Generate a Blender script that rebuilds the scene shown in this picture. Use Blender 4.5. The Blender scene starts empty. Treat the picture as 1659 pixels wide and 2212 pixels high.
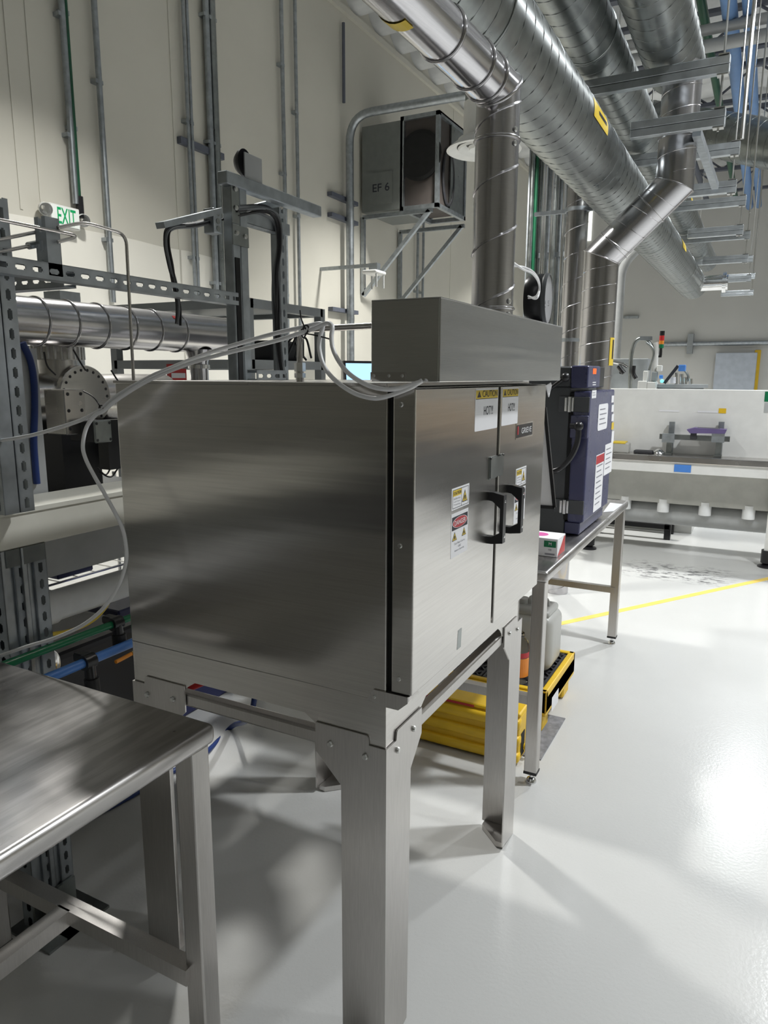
import bpy, bmesh, math, random
from mathutils import Vector, Matrix
random.seed(7)
SC = bpy.context.scene
COL = SC.collection
PI = math.pi

# ------------------------------------------------------------------ camera
CAM_H, F_PX = 1.6, 1540.5
pitch, roll, yaw = math.radians(10.81), math.radians(0.268), math.radians(27.79)
FW = Vector((-math.sin(yaw)*math.cos(pitch), math.cos(yaw)*math.cos(pitch), -math.sin(pitch)))
RT0 = Vector((math.cos(yaw), math.sin(yaw), 0))
UP0 = RT0.cross(FW)
RT = RT0*math.cos(roll) + UP0*math.sin(roll)
UP = UP0*math.cos(roll) - RT0*math.sin(roll)
cd = bpy.data.cameras.new('camera'); cam = bpy.data.objects.new('camera', cd); COL.objects.link(cam)
cd.sensor_fit = 'HORIZONTAL'; cd.sensor_width = 36; cd.lens = F_PX/1659*36
cd.clip_start = 0.02; cd.clip_end = 100
mw = Matrix((RT, UP, -FW)).transposed().to_4x4(); mw.translation = (0, 0, CAM_H)
cam.matrix_world = mw
SC.camera = cam

# ------------------------------------------------------------------ light and exposure
SC.view_settings.view_transform = 'Standard'
SC.view_settings.look = 'None'
SC.view_settings.gamma = 1
SC.view_settings.use_curve_mapping = False
SC.view_settings.exposure = -0.25
w = bpy.data.worlds.new('world'); SC.world = w; w.use_nodes = True
w.node_tree.nodes['Background'].inputs[0].default_value = (0.75, 0.82, 0.9, 1)
w.node_tree.nodes['Background'].inputs[1].default_value = 0.1

def area(loc, power, size, col=(1, 0.97, 0.93), size_y=None, spread=140):
    l = bpy.data.lights.new('high_bay_lamp', 'AREA'); l.energy = power; l.color = col
    if size_y: l.shape = 'RECTANGLE'; l.size = size; l.size_y = size_y
    else: l.shape = 'DISK'; l.size = size
    l.spread = math.radians(spread)
    o = bpy.data.objects.new('high_bay_lamp', l); COL.objects.link(o); o.location = loc
    return o
# rows of ceiling high-bay lamps down the hall
LAMPS = [((0.22, 12.0), 190, 0), ((1.3, 8.2), 240, 0), ((1.6, 3.8), 185, 0), ((5.2, 3.6), 110, 0), ((5.2, 8.2), 120, 0), ((4.2, -2.0), 14, 0),  # lamp far right of the oven is added fill for steel reflections
         ((-3.1, 3.6), 100, 1), ((-3.1, 8.2), 150, 1), ((-3.0, 14.0), 150, 1), ((5.2, 13.5), 130, 0), ((0.9, -4.0), 10, 0)]
for (lx, ly), p, c in LAMPS:
    area((lx, ly, (5.25, 4.7)[c]), p, 0.34, ((0.95, 0.98, 1.0), (1.0, 0.99, 0.95))[c], spread=(140, 118)[c])

def at(px, py, X=None, Y=None, Z=None):
    """world point on the axis plane given, seen along the photograph's ray (1659x2212 frame)"""
    d = RT*((px-829.5)/F_PX) - UP*((py-1106)/F_PX) + FW
    o = Vector((0, 0, CAM_H))
    if X is not None: t = X/d.x
    elif Y is not None: t = Y/d.y
    else: t = (Z-CAM_H)/d.z
    return o + d*t

# ------------------------------------------------------------------ materials
def nodes_of(name):
    m = bpy.data.materials.new(name); m.use_nodes = True
    nt = m.node_tree
    return m, nt, nt.nodes['Principled BSDF']
def noise(nt, scale, detail=3, coord='Object', mapscale=(1, 1, 1), rough=0.55):
    tc = nt.nodes.new('ShaderNodeTexCoord'); mp = nt.nodes.new('ShaderNodeMapping')
    mp.inputs['Scale'].default_value = mapscale
    n = nt.nodes.new('ShaderNodeTexNoise'); n.inputs['Scale'].default_value = scale
    n.inputs['Detail'].default_value = detail; n.inputs['Roughness'].default_value = rough
    nt.links.new(tc.outputs[coord], mp.inputs[0]); nt.links.new(mp.outputs[0], n.inputs['Vector'])
    return n
def ramp(nt, fac, stops):
    r = nt.nodes.new('ShaderNodeValToRGB'); e = r.color_ramp.elements
    while len(e) < len(stops): e.new(0.5)
    for k, (p, c) in enumerate(stops):
        e[k].position = p; e[k].color = (*c, 1) if len(c) == 3 else c
    nt.links.new(fac, r.inputs[0]); return r
def rr(nt, fac, a, b, lo=0.3, hi=0.7):
    r = nt.nodes.new('ShaderNodeMapRange'); r.inputs[1].default_value = lo; r.inputs[2].default_value = hi
    r.inputs[3].default_value = a; r.inputs[4].default_value = b
    nt.links.new(fac, r.inputs[0]); return r
def bump(nt, fac, strength, dist=0.002):
    b = nt.nodes.new('ShaderNodeBump'); b.inputs['Strength'].default_value = strength
    b.inputs['Distance'].default_value = dist; nt.links.new(fac, b.inputs['Height'])
    return b
def plain(name, col, rough=0.5, metal=0.0, var=0.06, scale=9.0, spec=0.5, bmp=0.0):
    m, nt, p = nodes_of(name)
    n = noise(nt, scale)
    lo = tuple(max(0, c*(1-var)) for c in col); hi = tuple(min(1, c*(1+var)) for c in col)
    r = ramp(nt, n.outputs[0], [(0.35, lo), (0.65, hi)])
    nt.links.new(r.outputs[0], p.inputs['Base Color'])
    q = rr(nt, n.outputs[0], rough*0.92, min(1, rough*1.08)); nt.links.new(q.outputs[0], p.inputs['Roughness'])
    p.inputs['Metallic'].default_value = metal; p.inputs['Specular IOR Level'].default_value = spec
    if bmp:
        n2 = noise(nt, scale*14); b = bump(nt, n2.outputs[0], bmp); nt.links.new(b.outputs[0], p.inputs['Normal'])
    return m
def brushed(name, col, rough, aniso=0.6, grain=(1, 1, 60), gstr=0.04, var=0.05, blotch=0.06, bscale=3.0, wav=0.0):
    m, nt, p = nodes_of(name)
    n = noise(nt, bscale, 4)
    g = noise(nt, 18, 2, mapscale=grain)
    lo = tuple(c*(1-var) for c in col); hi = tuple(min(1, c*(1+var)) for c in col)
    r = ramp(nt, g.outputs[0], [(0.3, lo), (0.7, hi)])
    nt.links.new(r.outputs[0], p.inputs['Base Color'])
    q = rr(nt, n.outputs[0], rough-blotch, rough+blotch); nt.links.new(q.outputs[0], p.inputs['Roughness'])
    p.inputs['Metallic'].default_value = 1
    if aniso:
        t = nt.nodes.new('ShaderNodeTangent'); t.direction_type = 'RADIAL'; t.axis = 'Z'
        nt.links.new(t.outputs[0], p.inputs['Tangent']); p.inputs['Anisotropic'].default_value = aniso
    if wav:
        n3 = noise(nt, 2.2, 2, mapscale=(0.35, 0.35, 5.0)); b = bump(nt, n3.outputs[0], wav, 0.02); last = b
        nt.links.new(b.outputs[0], p.inputs['Normal'])
    if gstr:
        b2 = bump(nt, g.outputs[0], gstr, 0.001)
        if wav: nt.links.new(last.outputs[0], b2.inputs['Normal'])
        nt.links.new(b2.outputs[0], p.inputs['Normal'])
    return m
def emis(name, col, strength):
    m, nt, p = nodes_of(name)
    p.inputs['Base Color'].default_value = (*col, 1)
    p.inputs['Emission Color'].default_value = (*col, 1); p.inputs['Emission Strength'].default_value = strength
    return m

M = {}
M['oven'] = brushed('oven_brushed_steel', (0.62, 0.60, 0.575), 0.22, 0.8, grain=(0.3, 0.3, 14), gstr=0.0, var=0.05, wav=0.06, blotch=0.02)
M['steel'] = brushed('stainless_sheet', (0.58, 0.56, 0.54), 0.25, 0.4, grain=(1, 1, 30), gstr=0.02)
M['hood'] = brushed('hood_sheet_steel', (0.68, 0.68, 0.68), 0.17, 0.3, gstr=0.01, wav=0.25)
M['leg'] = brushed('leg_sheet_steel', (0.56, 0.54, 0.52), 0.33, 0.4, grain=(20, 20, 1), gstr=0.02)
M['duct'] = brushed('stainless_duct', (0.56, 0.55, 0.565), 0.2, 0.3, gstr=0.0, blotch=0.05, bscale=2)
M['chrome'] = plain('bright_steel', (0.75, 0.75, 0.75), 0.15, 1.0)
M['zinc'] = brushed('galvanized_sheet', (0.31, 0.33, 0.325), 0.33, 0.0, grain=(1, 1, 1), gstr=0.0, var=0.12, bscale=9)
M['strut'] = brushed('galvanized_strut', (0.40, 0.43, 0.455), 0.45, 0.0, grain=(1, 1, 1), gstr=0.0, var=0.15, bscale=12)
M['strutl'] = brushed('bright_galvanized_strut', (0.52, 0.55, 0.57), 0.45, 0.0, grain=(1, 1, 1), gstr=0.0, var=0.1, bscale=12)
M['seam'] = plain('crimped_seam_zinc', (0.20, 0.21, 0.21), 0.45, 1.0)
M['tape'] = plain('yellow_floor_tape', (0.78, 0.56, 0.12), 0.5)
M['fanpaint'] = plain('dull_fan_box_paint', (0.17, 0.18, 0.17), 0.45)
M['bolt'] = plain('zinc_bolt', (0.62, 0.62, 0.6), 0.3, 1.0)
M['black'] = plain('black_plastic', (0.012, 0.012, 0.014), 0.3)
M['rubber'] = plain('black_rubber', (0.015, 0.015, 0.016), 0.6)
M['gap'] = plain('gasket_and_gap_dark', (0.008, 0.008, 0.008), 0.8)  # gasket rubber; also the dark inside of slot, fan and fork openings
M['white'] = plain('white_paper', (0.78, 0.78, 0.8), 0.6, var=0.02)
M['label_yellow'] = plain('label_yellow', (0.72, 0.52, 0.05), 0.5, var=0.03)
M['label_red'] = plain('label_red', (0.45, 0.03, 0.04), 0.5)
M['ink'] = plain('black_ink', (0.02, 0.02, 0.03), 0.6)
M['ink_grey'] = plain('grey_ink', (0.25, 0.25, 0.28), 0.6)
M['wpaint'] = plain('white_paint', (0.72, 0.72, 0.70), 0.4, var=0.03)
M['cream'] = plain('cream_painted_metal', (0.80, 0.78, 0.69), 0.4, var=0.03)
M['gpaint'] = plain('grey_paint', (0.28, 0.30, 0.31), 0.45)
M['dgrey'] = plain('charcoal_paint', (0.07, 0.075, 0.08), 0.4)
M['navy'] = plain('navy_paint', (0.06, 0.063, 0.135), 0.28, var=0.04)
M['yellow'] = plain('yellow_plastic', (0.75, 0.48, 0.02), 0.4)
M['green'] = plain('green_pipe', (0.01, 0.17, 0.07), 0.25)
M['dgreen'] = plain('dark_green_pipe', (0.008, 0.075, 0.035), 0.35)
M['blue'] = plain('light_blue_pipe', (0.08, 0.24, 0.66), 0.3)
M['rblue'] = plain('pale_blue_roof_pipe', (0.15, 0.27, 0.50), 0.45)
M['crate'] = plain('dark_blue_plastic', (0.02, 0.025, 0.09), 0.5)
M['hose'] = plain('blue_hose', (0.012, 0.035, 0.16), 0.4)
M['tube'] = plain('white_plastic_tube', (0.94, 0.94, 0.95), 0.3, var=0.02)
_b = M['tube'].node_tree.nodes['Principled BSDF']; _b.inputs['Transmission Weight'].default_value = 0.0; _b.inputs['Coat Weight'].default_value = 0.2
M['cable'] = plain('black_cable', (0.02, 0.02, 0.022), 0.45)
M['cableg'] = plain('grey_cable', (0.18, 0.19, 0.2), 0.5)
M['orange'] = plain('orange_plastic', (0.85, 0.30, 0.02), 0.4)
M['red'] = plain('red_paint', (0.5, 0.02, 0.02), 0.4)
M['amber'] = plain('amber_plastic', (0.75, 0.25, 0.03), 0.3)
M['brass'] = plain('brass', (0.5, 0.36, 0.15), 0.3, 1.0)
M['pvc'] = plain('grey_pvc', (0.42, 0.43, 0.43), 0.35)
M['wpvc'] = plain('white_pvc', (0.78, 0.79, 0.79), 0.35)
M['purple'] = plain('purple_plastic', (0.12, 0.09, 0.21), 0.4)
M['dark'] = plain('dark_machine', (0.03, 0.03, 0.035), 0.5)
M['brown'] = plain('brown_grille', (0.06, 0.05, 0.045), 0.6)
M['screen'] = emis('lit_screen', (0.35, 0.6, 0.9), 1.2)
M['led'] = emis('cyan_indicator', (0.1, 0.8, 0.9), 3)
M['exitw'] = emis('exit_sign_face', (0.72, 0.75, 0.72), 0.25)
M['exitg'] = emis('exit_sign_green', (0.0, 0.28, 0.09), 0.35)
M['display'] = emis('orange_display', (0.8, 0.12, 0.02), 0.8)

def mat_table():
    m, nt, p = nodes_of('worn_table_steel')
    a = noise(nt, 2.2, 5); g = noise(nt, 5, 3); s = noise(nt, 45, 3, mapscale=(1, 0.1, 1))
    r = ramp(nt, a.outputs[0], [(0.32, (0.42, 0.41, 0.40)), (0.68, (0.58, 0.56, 0.55))])
    r2 = ramp(nt, s.outputs[0], [(0.42, (0.86, 0.86, 0.86)), (0.62, (1.12, 1.12, 1.12))])
    mx_ = nt.nodes.new('ShaderNodeMixRGB'); mx_.blend_type = 'MULTIPLY'; mx_.inputs[0].default_value = 1
    nt.links.new(r.outputs[0], mx_.inputs[1]); nt.links.new(r2.outputs[0], mx_.inputs[2]); nt.links.new(mx_.outputs[0], p.inputs['Base Color'])
    q = rr(nt, g.outputs[0], 0.26, 0.40); nt.links.new(q.outputs[0], p.inputs['Roughness'])
    p.inputs['Metallic'].default_value = 1
    return m
M['table'] = mat_table()
def mat_floor():
    m, nt, p = nodes_of('grey_epoxy_floor')
    a = noise(nt, 0.5, 5); f = noise(nt, 85, 2, rough=0.5); d = noise(nt, 260, 1)
    r = ramp(nt, a.outputs[0], [(0.3, (0.53, 0.53, 0.515)), (0.7, (0.60, 0.60, 0.585))])
    # dark specks
    sp = ramp(nt, d.outputs[0], [(0.26, (0.72, 0.72, 0.72)), (0.30, (1, 1, 1))])
    mix = nt.nodes.new('ShaderNodeMixRGB'); mix.blend_type = 'MULTIPLY'; mix.inputs[0].default_value = 0.5
    nt.links.new(r.outputs[0], mix.inputs[1]); nt.links.new(sp.outputs[0], mix.inputs[2])
    # worn coating: a torn dark patch with its own outline out on the floor
    tc = nt.nodes.new('ShaderNodeTexCoord'); sx = nt.nodes.new('ShaderNodeSeparateXYZ'); nt.links.new(tc.outputs['Object'], sx.inputs[0])
    def box(out, c, h):
        s_ = nt.nodes.new('ShaderNodeMath'); s_.operation = 'SUBTRACT'; s_.inputs[1].default_value = c; nt.links.new(sx.outputs[out], s_.inputs[0])
        ab = nt.nodes.new('ShaderNodeMath'); ab.operation = 'ABSOLUTE'; nt.links.new(s_.outputs[0], ab.inputs[0])
        mr = nt.nodes.new('ShaderNodeMapRange'); mr.inputs[1].default_value = h; mr.inputs[2].default_value = h*0.55
        nt.links.new(ab.outputs[0], mr.inputs[0]); return mr
    bx_, by_ = box(0, -0.53, 0.5), box(1, 6.22, 0.34)
    mm = nt.nodes.new('ShaderNodeMath'); mm.operation = 'MULTIPLY'; nt.links.new(bx_.outputs[0], mm.inputs[0]); nt.links.new(by_.outputs[0], mm.inputs[1])
    pn = noise(nt, 9, 6, rough=0.7, mapscale=(1, 2.2, 1)); pr = ramp(nt, pn.outputs[0], [(0.50, (0, 0, 0)), (0.58, (1, 1, 1))])
    m2 = nt.nodes.new('ShaderNodeMath'); m2.operation = 'MULTIPLY'; nt.links.new(mm.outputs[0], m2.inputs[0]); nt.links.new(pr.outputs[0], m2.inputs[1])
    mix2 = nt.nodes.new('ShaderNodeMixRGB'); nt.links.new(m2.outputs[0], mix2.inputs[0]); nt.links.new(mix.outputs[0], mix2.inputs[1])
    mix2.inputs[2].default_value = (0.16, 0.16, 0.16, 1)
    nt.links.new(mix2.outputs[0], p.inputs['Base Color'])
    p.inputs['Specular IOR Level'].default_value = 0.27
    q = rr(nt, a.outputs[0], 0.15, 0.24); nt.links.new(q.outputs[0], p.inputs['Roughness'])
    b = bump(nt, f.outputs[0], 0.10, 0.004); nt.links.new(b.outputs[0], p.inputs['Normal'])
    return m
M['floor'] = mat_floor()
def mat_wall(name, col, var=0.05):
    m, nt, p = nodes_of(name)
    a = noise(nt, 0.6, 4); f = noise(nt, 60, 3)
    lo = tuple(c*(1-var) for c in col); hi = tuple(c*(1+var) for c in col)
    r = ramp(nt, a.outputs[0], [(0.3, lo), (0.7, hi)]); nt.links.new(r.outputs[0], p.inputs['Base Color'])
    p.inputs['Roughness'].default_value = 0.6
    b = bump(nt, f.outputs[0], 0.08, 0.003); nt.links.new(b.outputs[0], p.inputs['Normal'])
    return m
M['wall'] = mat_wall('beige_wall_paint', (0.62, 0.60, 0.53))
M['wallband'] = mat_wall('white_wall_paint', (0.82, 0.80, 0.73))
M['farwall'] = mat_wall('grey_wall_paint', (0.54, 0.54, 0.52))
M['ceil'] = plain('white_insulation_facing', (0.72, 0.73, 0.73), 0.35, var=0.08, scale=4)
M['joist'] = plain('joist_grey_paint', (0.10, 0.11, 0.14), 0.5)

def mat_clear():
    m, nt, p = nodes_of('clear_lens')
    n = noise(nt, 4); q = rr(nt, n.outputs[0], 0.03, 0.08); nt.links.new(q.outputs[0], p.inputs['Roughness'])
    p.inputs['Base Color'].default_value = (0.95, 0.96, 0.98, 1); p.inputs['Transmission Weight'].default_value = 1.0; p.inputs['IOR'].default_value = 1.2
    return m
M['clear'] = mat_clear()
def mat_jug():
    m, nt, p = nodes_of('translucent_jug_plastic')
    n = noise(nt, 5); r = ramp(nt, n.outputs[0], [(0.3, (0.56, 0.56, 0.53)), (0.7, (0.64, 0.64, 0.61))])
    nt.links.new(r.outputs[0], p.inputs['Base Color'])
    p.inputs['Roughness'].default_value = 0.35; p.inputs['Transmission Weight'].default_value = 0.35
    return m
M['jug'] = mat_jug()

# ------------------------------------------------------------------ mesh helpers
def wloc(o):
    v = Vector((0, 0, 0))
    while o: v += o.location; o = o.parent
    return v
class MB:
    def __init__(s): s.bm = bmesh.new()
    def box(s, a, b, bev=0.0, seg=1):
        a, b = Vector(a), Vector(b)
        lo = Vector((min(a.x, b.x), min(a.y, b.y), min(a.z, b.z))); hi = Vector((max(a.x, b.x), max(a.y, b.y), max(a.z, b.z)))
        r = bmesh.ops.create_cube(s.bm, size=1, matrix=Matrix.Translation((lo+hi)/2) @ Matrix.Diagonal((*(hi-lo), 1)))
        if bev:
            vs = set(r['verts']); es = [e for e in s.bm.edges if e.verts[0] in vs and e.verts[1] in vs]
            bmesh.ops.bevel(s.bm, geom=es, offset=min(bev, min(hi-lo)*0.49), segments=seg, affect='EDGES', profile=0.5)
        return s
    def obox(s, c, ux, uy, uz):
        """box from centre and three half-axis vectors"""
        c, ux, uy, uz = map(Vector, (c, ux, uy, uz))
        vs = [s.bm.verts.new(c + ux*i + uy*j + uz*k) for i in (-1, 1) for j in (-1, 1) for k in (-1, 1)]
        for f in ((0, 1, 3, 2), (4, 6, 7, 5), (0, 4, 5, 1), (2, 3, 7, 6), (0, 2, 6, 4), (1, 5, 7, 3)):
            s.bm.faces.new([vs[i] for i in f])
        return s
    def bar(s, p, q, w, h, up=(0, 0, 1)):
        p, q = Vector(p), Vector(q); d = (q-p).normalized(); up = Vector(up)
        if abs(d.dot(up)) > 0.99: up = Vector((1, 0, 0))
        sd = d.cross(up).normalized(); u2 = sd.cross(d)
        return s.obox((p+q)/2, (q-p)/2, sd*w/2, u2*h/2)
    def cyl(s, p, q, r, r2=None, n=24, cap=True):
        p, q = Vector(p), Vector(q); d = q-p
        rot = d.to_track_quat('Z', 'Y').to_matrix().to_4x4()
        bmesh.ops.create_cone(s.bm, cap_ends=cap, segments=n, radius1=r, radius2=r if r2 is None else r2, depth=d.length,
                              matrix=Matrix.Translation((p+q)/2) @ rot)
        return s
    def sphere(s, c, r, sc=(1, 1, 1), n=16):
        bmesh.ops.create_uvsphere(s.bm, u_segments=n, v_segments=max(6, n//2), radius=r, matrix=Matrix.Translation(c) @ Matrix.Diagonal((*sc, 1)))
        return s
    def sweep(s, pts, r, n=8, cap=True, closed=False):
        pts = [Vector(p) for p in pts]; rings = []; N = len(pts)
        prev = None
        for i, p in enumerate(pts):
            if closed: t = pts[(i+1) % N]-pts[i-1]
            else: t = pts[min(i+1, N-1)]-pts[max(i-1, 0)]
            t.normalize()
            if prev is None:
                a = Vector((0, 0, 1)) if abs(t.z) < 0.9 else Vector((1, 0, 0))
                u = t.cross(a).normalized()
            else:
                u = (prev - t*prev.dot(t)).normalized()
            prev = u; v = t.cross(u)
            rad = r[i] if isinstance(r, (list, tuple)) else r
            rings.append([s.bm.verts.new(p + (u*math.cos(2*PI*k/n) + v*math.sin(2*PI*k/n))*rad) for k in range(n)])
        M_ = N if closed else N-1
        for i in range(M_):
            a, b = rings[i], rings[(i+1) % N]
            for k in range(n): s.bm.faces.new((a[k], a[(k+1) % n], b[(k+1) % n], b[k]))
        if cap and not closed:
            s.bm.faces.new(rings[0][::-1]); s.bm.faces.new(rings[-1])
        return s
    def tube(s, pts, r, n=8, sub=6, cap=True):
        return s.sweep(smooth(pts, sub), r, n, cap)
    def prism(s, poly, vec):
        """extrude a polygon (list of 3-D points) along vec"""
        vec = Vector(vec); a = [s.bm.verts.new(Vector(p)) for p in poly]; b = [s.bm.verts.new(Vector(p)+vec) for p in poly]
        n = len(poly)
        s.bm.faces.new(a[::-1]); s.bm.faces.new(b)
        for i in range(n): s.bm.faces.new((a[i], a[(i+1) % n], b[(i+1) % n], b[i]))
        return s
    def lathe(s, prof, p, d, n=28):
        """profile [(radius, distance along d)] turned about the axis p + t*d"""
        p, d = Vector(p), Vector(d).normalized()
        a = Vector((0, 0, 1)) if abs(d.z) < 0.9 else Vector((1, 0, 0))
        u = d.cross(a).normalized(); v = d.cross(u); rings = []
        for r, t in prof:
            if r < 1e-6: rings.append([s.bm.verts.new(p+d*t)])
            else: rings.append([s.bm.verts.new(p + d*t + (u*math.cos(2*PI*k/n)+v*math.sin(2*PI*k/n))*r) for k in range(n)])
        for a_, b_ in zip(rings, rings[1:]):
            for k in range(n):
                k2 = (k+1) % n
                if len(a_) == 1 and len(b_) == 1: continue
                if len(a_) == 1: s.bm.faces.new((a_[0], b_[k2], b_[k]))
                elif len(b_) == 1: s.bm.faces.new((a_[k], a_[k2], b_[0]))
                else: s.bm.faces.new((a_[k], a_[k2], b_[k2], b_[k]))
        return s
    def quad(s, a, b, c, d):
        s.bm.faces.new([s.bm.verts.new(Vector(p)) for p in (a, b, c, d)]); return s
    def build(s, name, mat, parent=None, smooth=None, label=None, kind=None, base=None):
        bm = s.bm
        bmesh.ops.recalc_face_normals(bm, faces=bm.faces[:])
        me = bpy.data.meshes.new(name); off = Vector((0, 0, 0))
        if parent: off = wloc(parent)
        elif base is not None: off = Vector(base)
        for v in bm.verts: v.co -= off
        bm.to_mesh(me); bm.free()
        o = bpy.data.objects.new(name, me); COL.objects.link(o)
        if parent: o.parent = parent
        elif base is not None: o.location = off
        me.materials.append(M[mat] if isinstance(mat, str) else mat)
        if smooth is not None:
            for p in me.polygons: p.use_smooth = True
            me.set_sharp_from_angle(angle=math.radians(smooth))
        if label: o['label'] = label
        if kind: o['kind'] = kind
        return o
def smooth(pts, sub=6):
    pts = [Vector(p) for p in pts]
    if len(pts) < 3: return pts
    P = [pts[0]*2-pts[1]] + pts + [pts[-1]*2-pts[-2]]; out = []
    for i in range(1, len(P)-2):
        a, b, c, d = P[i-1:i+3]
        for k in range(sub):
            t = k/sub
            out.append(0.5*((2*b) + (c-a)*t + (2*a-5*b+4*c-d)*t*t + (3*b-a-3*c+d)*t**3))
    out.append(pts[-1]); return out
def fillet(pts, r, seg=6):
    """polyline with rounded corners"""
    pts = [Vector(p) for p in pts]; out = [pts[0]]
    for i in range(1, len(pts)-1):
        p = pts[i]; a = (pts[i-1]-p); b = (pts[i+1]-p); rr_ = min(r, a.length*0.49, b.length*0.49)
        p0 = p + a.normalized()*rr_; p1 = p + b.normalized()*rr_
        for k in range(seg+1):
            t = k/seg; out.append(p0*(1-t)**2 + p*2*t*(1-t) + p1*t*t)
    out.append(pts[-1]); return out
def thing(name, label, cat, loc=(0, 0, 0), group=None):
    o = bpy.data.objects.new(name, None); COL.objects.link(o); o.location = loc; o.empty_display_size = 0.05
    o['label'] = label; o['category'] = cat
    if group: o['group'] = group
    return o
def tag(o, label, cat, group=None):
    o['label'] = label; o['category'] = cat
    if group: o['group'] = group
    return o
def struct(o): o['kind'] = 'structure'; return o
def copy_tree(o, loc=None, parent=None, label=None):
    c = o.copy(); COL.objects.link(c); c.parent = parent
    if loc is not None: c.location = loc
    if label: c['label'] = label
    for ch in list(o.children): copy_tree(ch, parent=c)
    return c
def lettering(txt, c, right, up, height, mat, parent, width=None, thick=0.0004, name='lettering', bold=0.0, align='C'):
    """flat raised letters of the built-in font, centred on c"""
    cu = bpy.data.curves.new('t', 'FONT'); cu.body = txt; cu.offset = bold; cu.align_x = 'CENTER'
    to = bpy.data.objects.new('t', cu); COL.objects.link(to)
    bpy.context.view_layer.update()
    me = bpy.data.meshes.new_from_object(to.evaluated_get(bpy.context.evaluated_depsgraph_get()))
    bpy.data.objects.remove(to); bpy.data.curves.remove(cu)
    xs = [v.co.x for v in me.vertices]; ys = [v.co.y for v in me.vertices]
    x0, x1, y0, y1 = min(xs), max(xs), min(ys), max(ys)
    k = height/(y1-y0); kx = k if width is None else width/(x1-x0)
    right, up, c = Vector(right).normalized(), Vector(up).normalized(), Vector(c); nrm = right.cross(up)
    off = wloc(parent)
    for v in me.vertices:
        v.co = c + right*((v.co.x-(x0+x1)/2)*kx) + up*((v.co.y-(y0+y1)/2)*k) + nrm*thick - off
    o = bpy.data.objects.new(name, me); COL.objects.link(o); o.parent = parent
    me.materials.clear(); me.materials.append(M[mat])
    return o
def bolts(parent, pts, d, r=0.007, h=0.004, mat='bolt', name='bolt', n=10):
    d = Vector(d).normalized(); me = None
    for p in pts:
        p = Vector(p)
        if me is None:
            b = MB(); b.lathe([(r, 0), (r, h*0.5), (r*0.7, h), (0, h)], (0, 0, 0), d, n)
            o = b.build(name, mat); o.parent = parent; me = o.data
        else:
            o = bpy.data.objects.new(name, me); COL.objects.link(o); o.parent = parent
        o.location = p - wloc(parent)

# ================================================================== the room
XW, YF, ZC = -5.0, 18.0, 6.12
struct(MB().box((XW-0.2, -7, -0.2), (9, YF+0.2, 0)).build('floor', 'floor'))
struct(MB().box((XW-0.2, -7, 0), (XW, YF+0.2, ZC+0.6)).build('wall_left', 'wall'))
struct(MB().box((XW, YF, 0), (9, YF+0.2, ZC+0.6)).build('wall_far', 'farwall'))
struct(MB().box((9, -7, 0), (9.2, YF+0.2, ZC+0.6)).build('wall_right', 'wall'))
struct(MB().box((XW-0.2, -7.2, 0), (9.2, -7, ZC+0.6)).build('wall_back', 'wall'))
ceil = struct(MB().box((XW-0.2, -7.2, ZC+0.16), (9.2, YF+0.2, ZC+0.36)).build('ceiling', 'ceil'))
# quilted insulation blankets sagging between the purlins
sag = MB(); nx, ny = 22, 8; W_, L_ = 0.615, 14.0
grid = [[sag.bm.verts.new((XW + L_*i/nx, W_*j/ny, ZC + 0.15 - 0.21*(math.sin(PI*j/ny)**0.6) + 0.025*math.sin(i*2.1))) for j in range(ny+1)] for i in range(nx+1)]
for i in range(nx):
    for j in range(ny): sag.bm.faces.new((grid[i][j], grid[i][j+1], grid[i+1][j+1], grid[i+1][j]))
b0 = sag.build('insulation_blanket', 'ceil', smooth=60); b0.parent = ceil
for k in range(38):
    o = b0 if k == 0 else bpy.data.objects.new('insulation_blanket', b0.data)
    if k: COL.objects.link(o); o.parent = ceil
    o.location = (0, -5.2 + 0.615*k, 0)
# lighter paint on the lower left wall, its top edge ragged
b = MB(); n_ = 40; ys = [-7 + (6.1+7)*k/n_ for k in range(n_+1)]
poly = [(XW+0.006, -7, 0.0), (XW+0.006, 6.1, 0.0)] + [(XW+0.006, y, 2.757 + random.uniform(-0.012, 0.012)) for y in reversed(ys)]
b.prism(poly, (-0.006, 0, 0)); struct(b.build('trim_1', 'wallband'))
struct(MB().box((XW, 4.0, 5.95), (XW+0.05, YF, 6.02)).build('trim_2', 'wall'))
# faint vertical panel joints on the left wall
for k, (px, py) in enumerate([(25, 200), (70, 200), (372, 200), (975, 470)]):
    p = at(px, py, X=XW)
    struct(MB().box((XW, p.y-0.012, 0 if k else 2.8), (XW+0.006, p.y+0.012, ZC)).build('trim_%d' % (3+k), 'wall'))

# yellow floor tape running diagonally across the floor
p, q = Vector((-1.037, 4.543, 0)), Vector((0.154, 6.386, 0)); d = (q-p).normalized(); sd = Vector((-d.y, d.x, 0))*0.026
a, c = p-d*0.9, q+d*2.4
tag(MB().prism([a-sd, c-sd, c+sd, a+sd], (0, 0, 0.0012)).build('floor_tape', 'tape'), 'strip of yellow tape running diagonally across the pale floor', 'floor tape')

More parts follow.
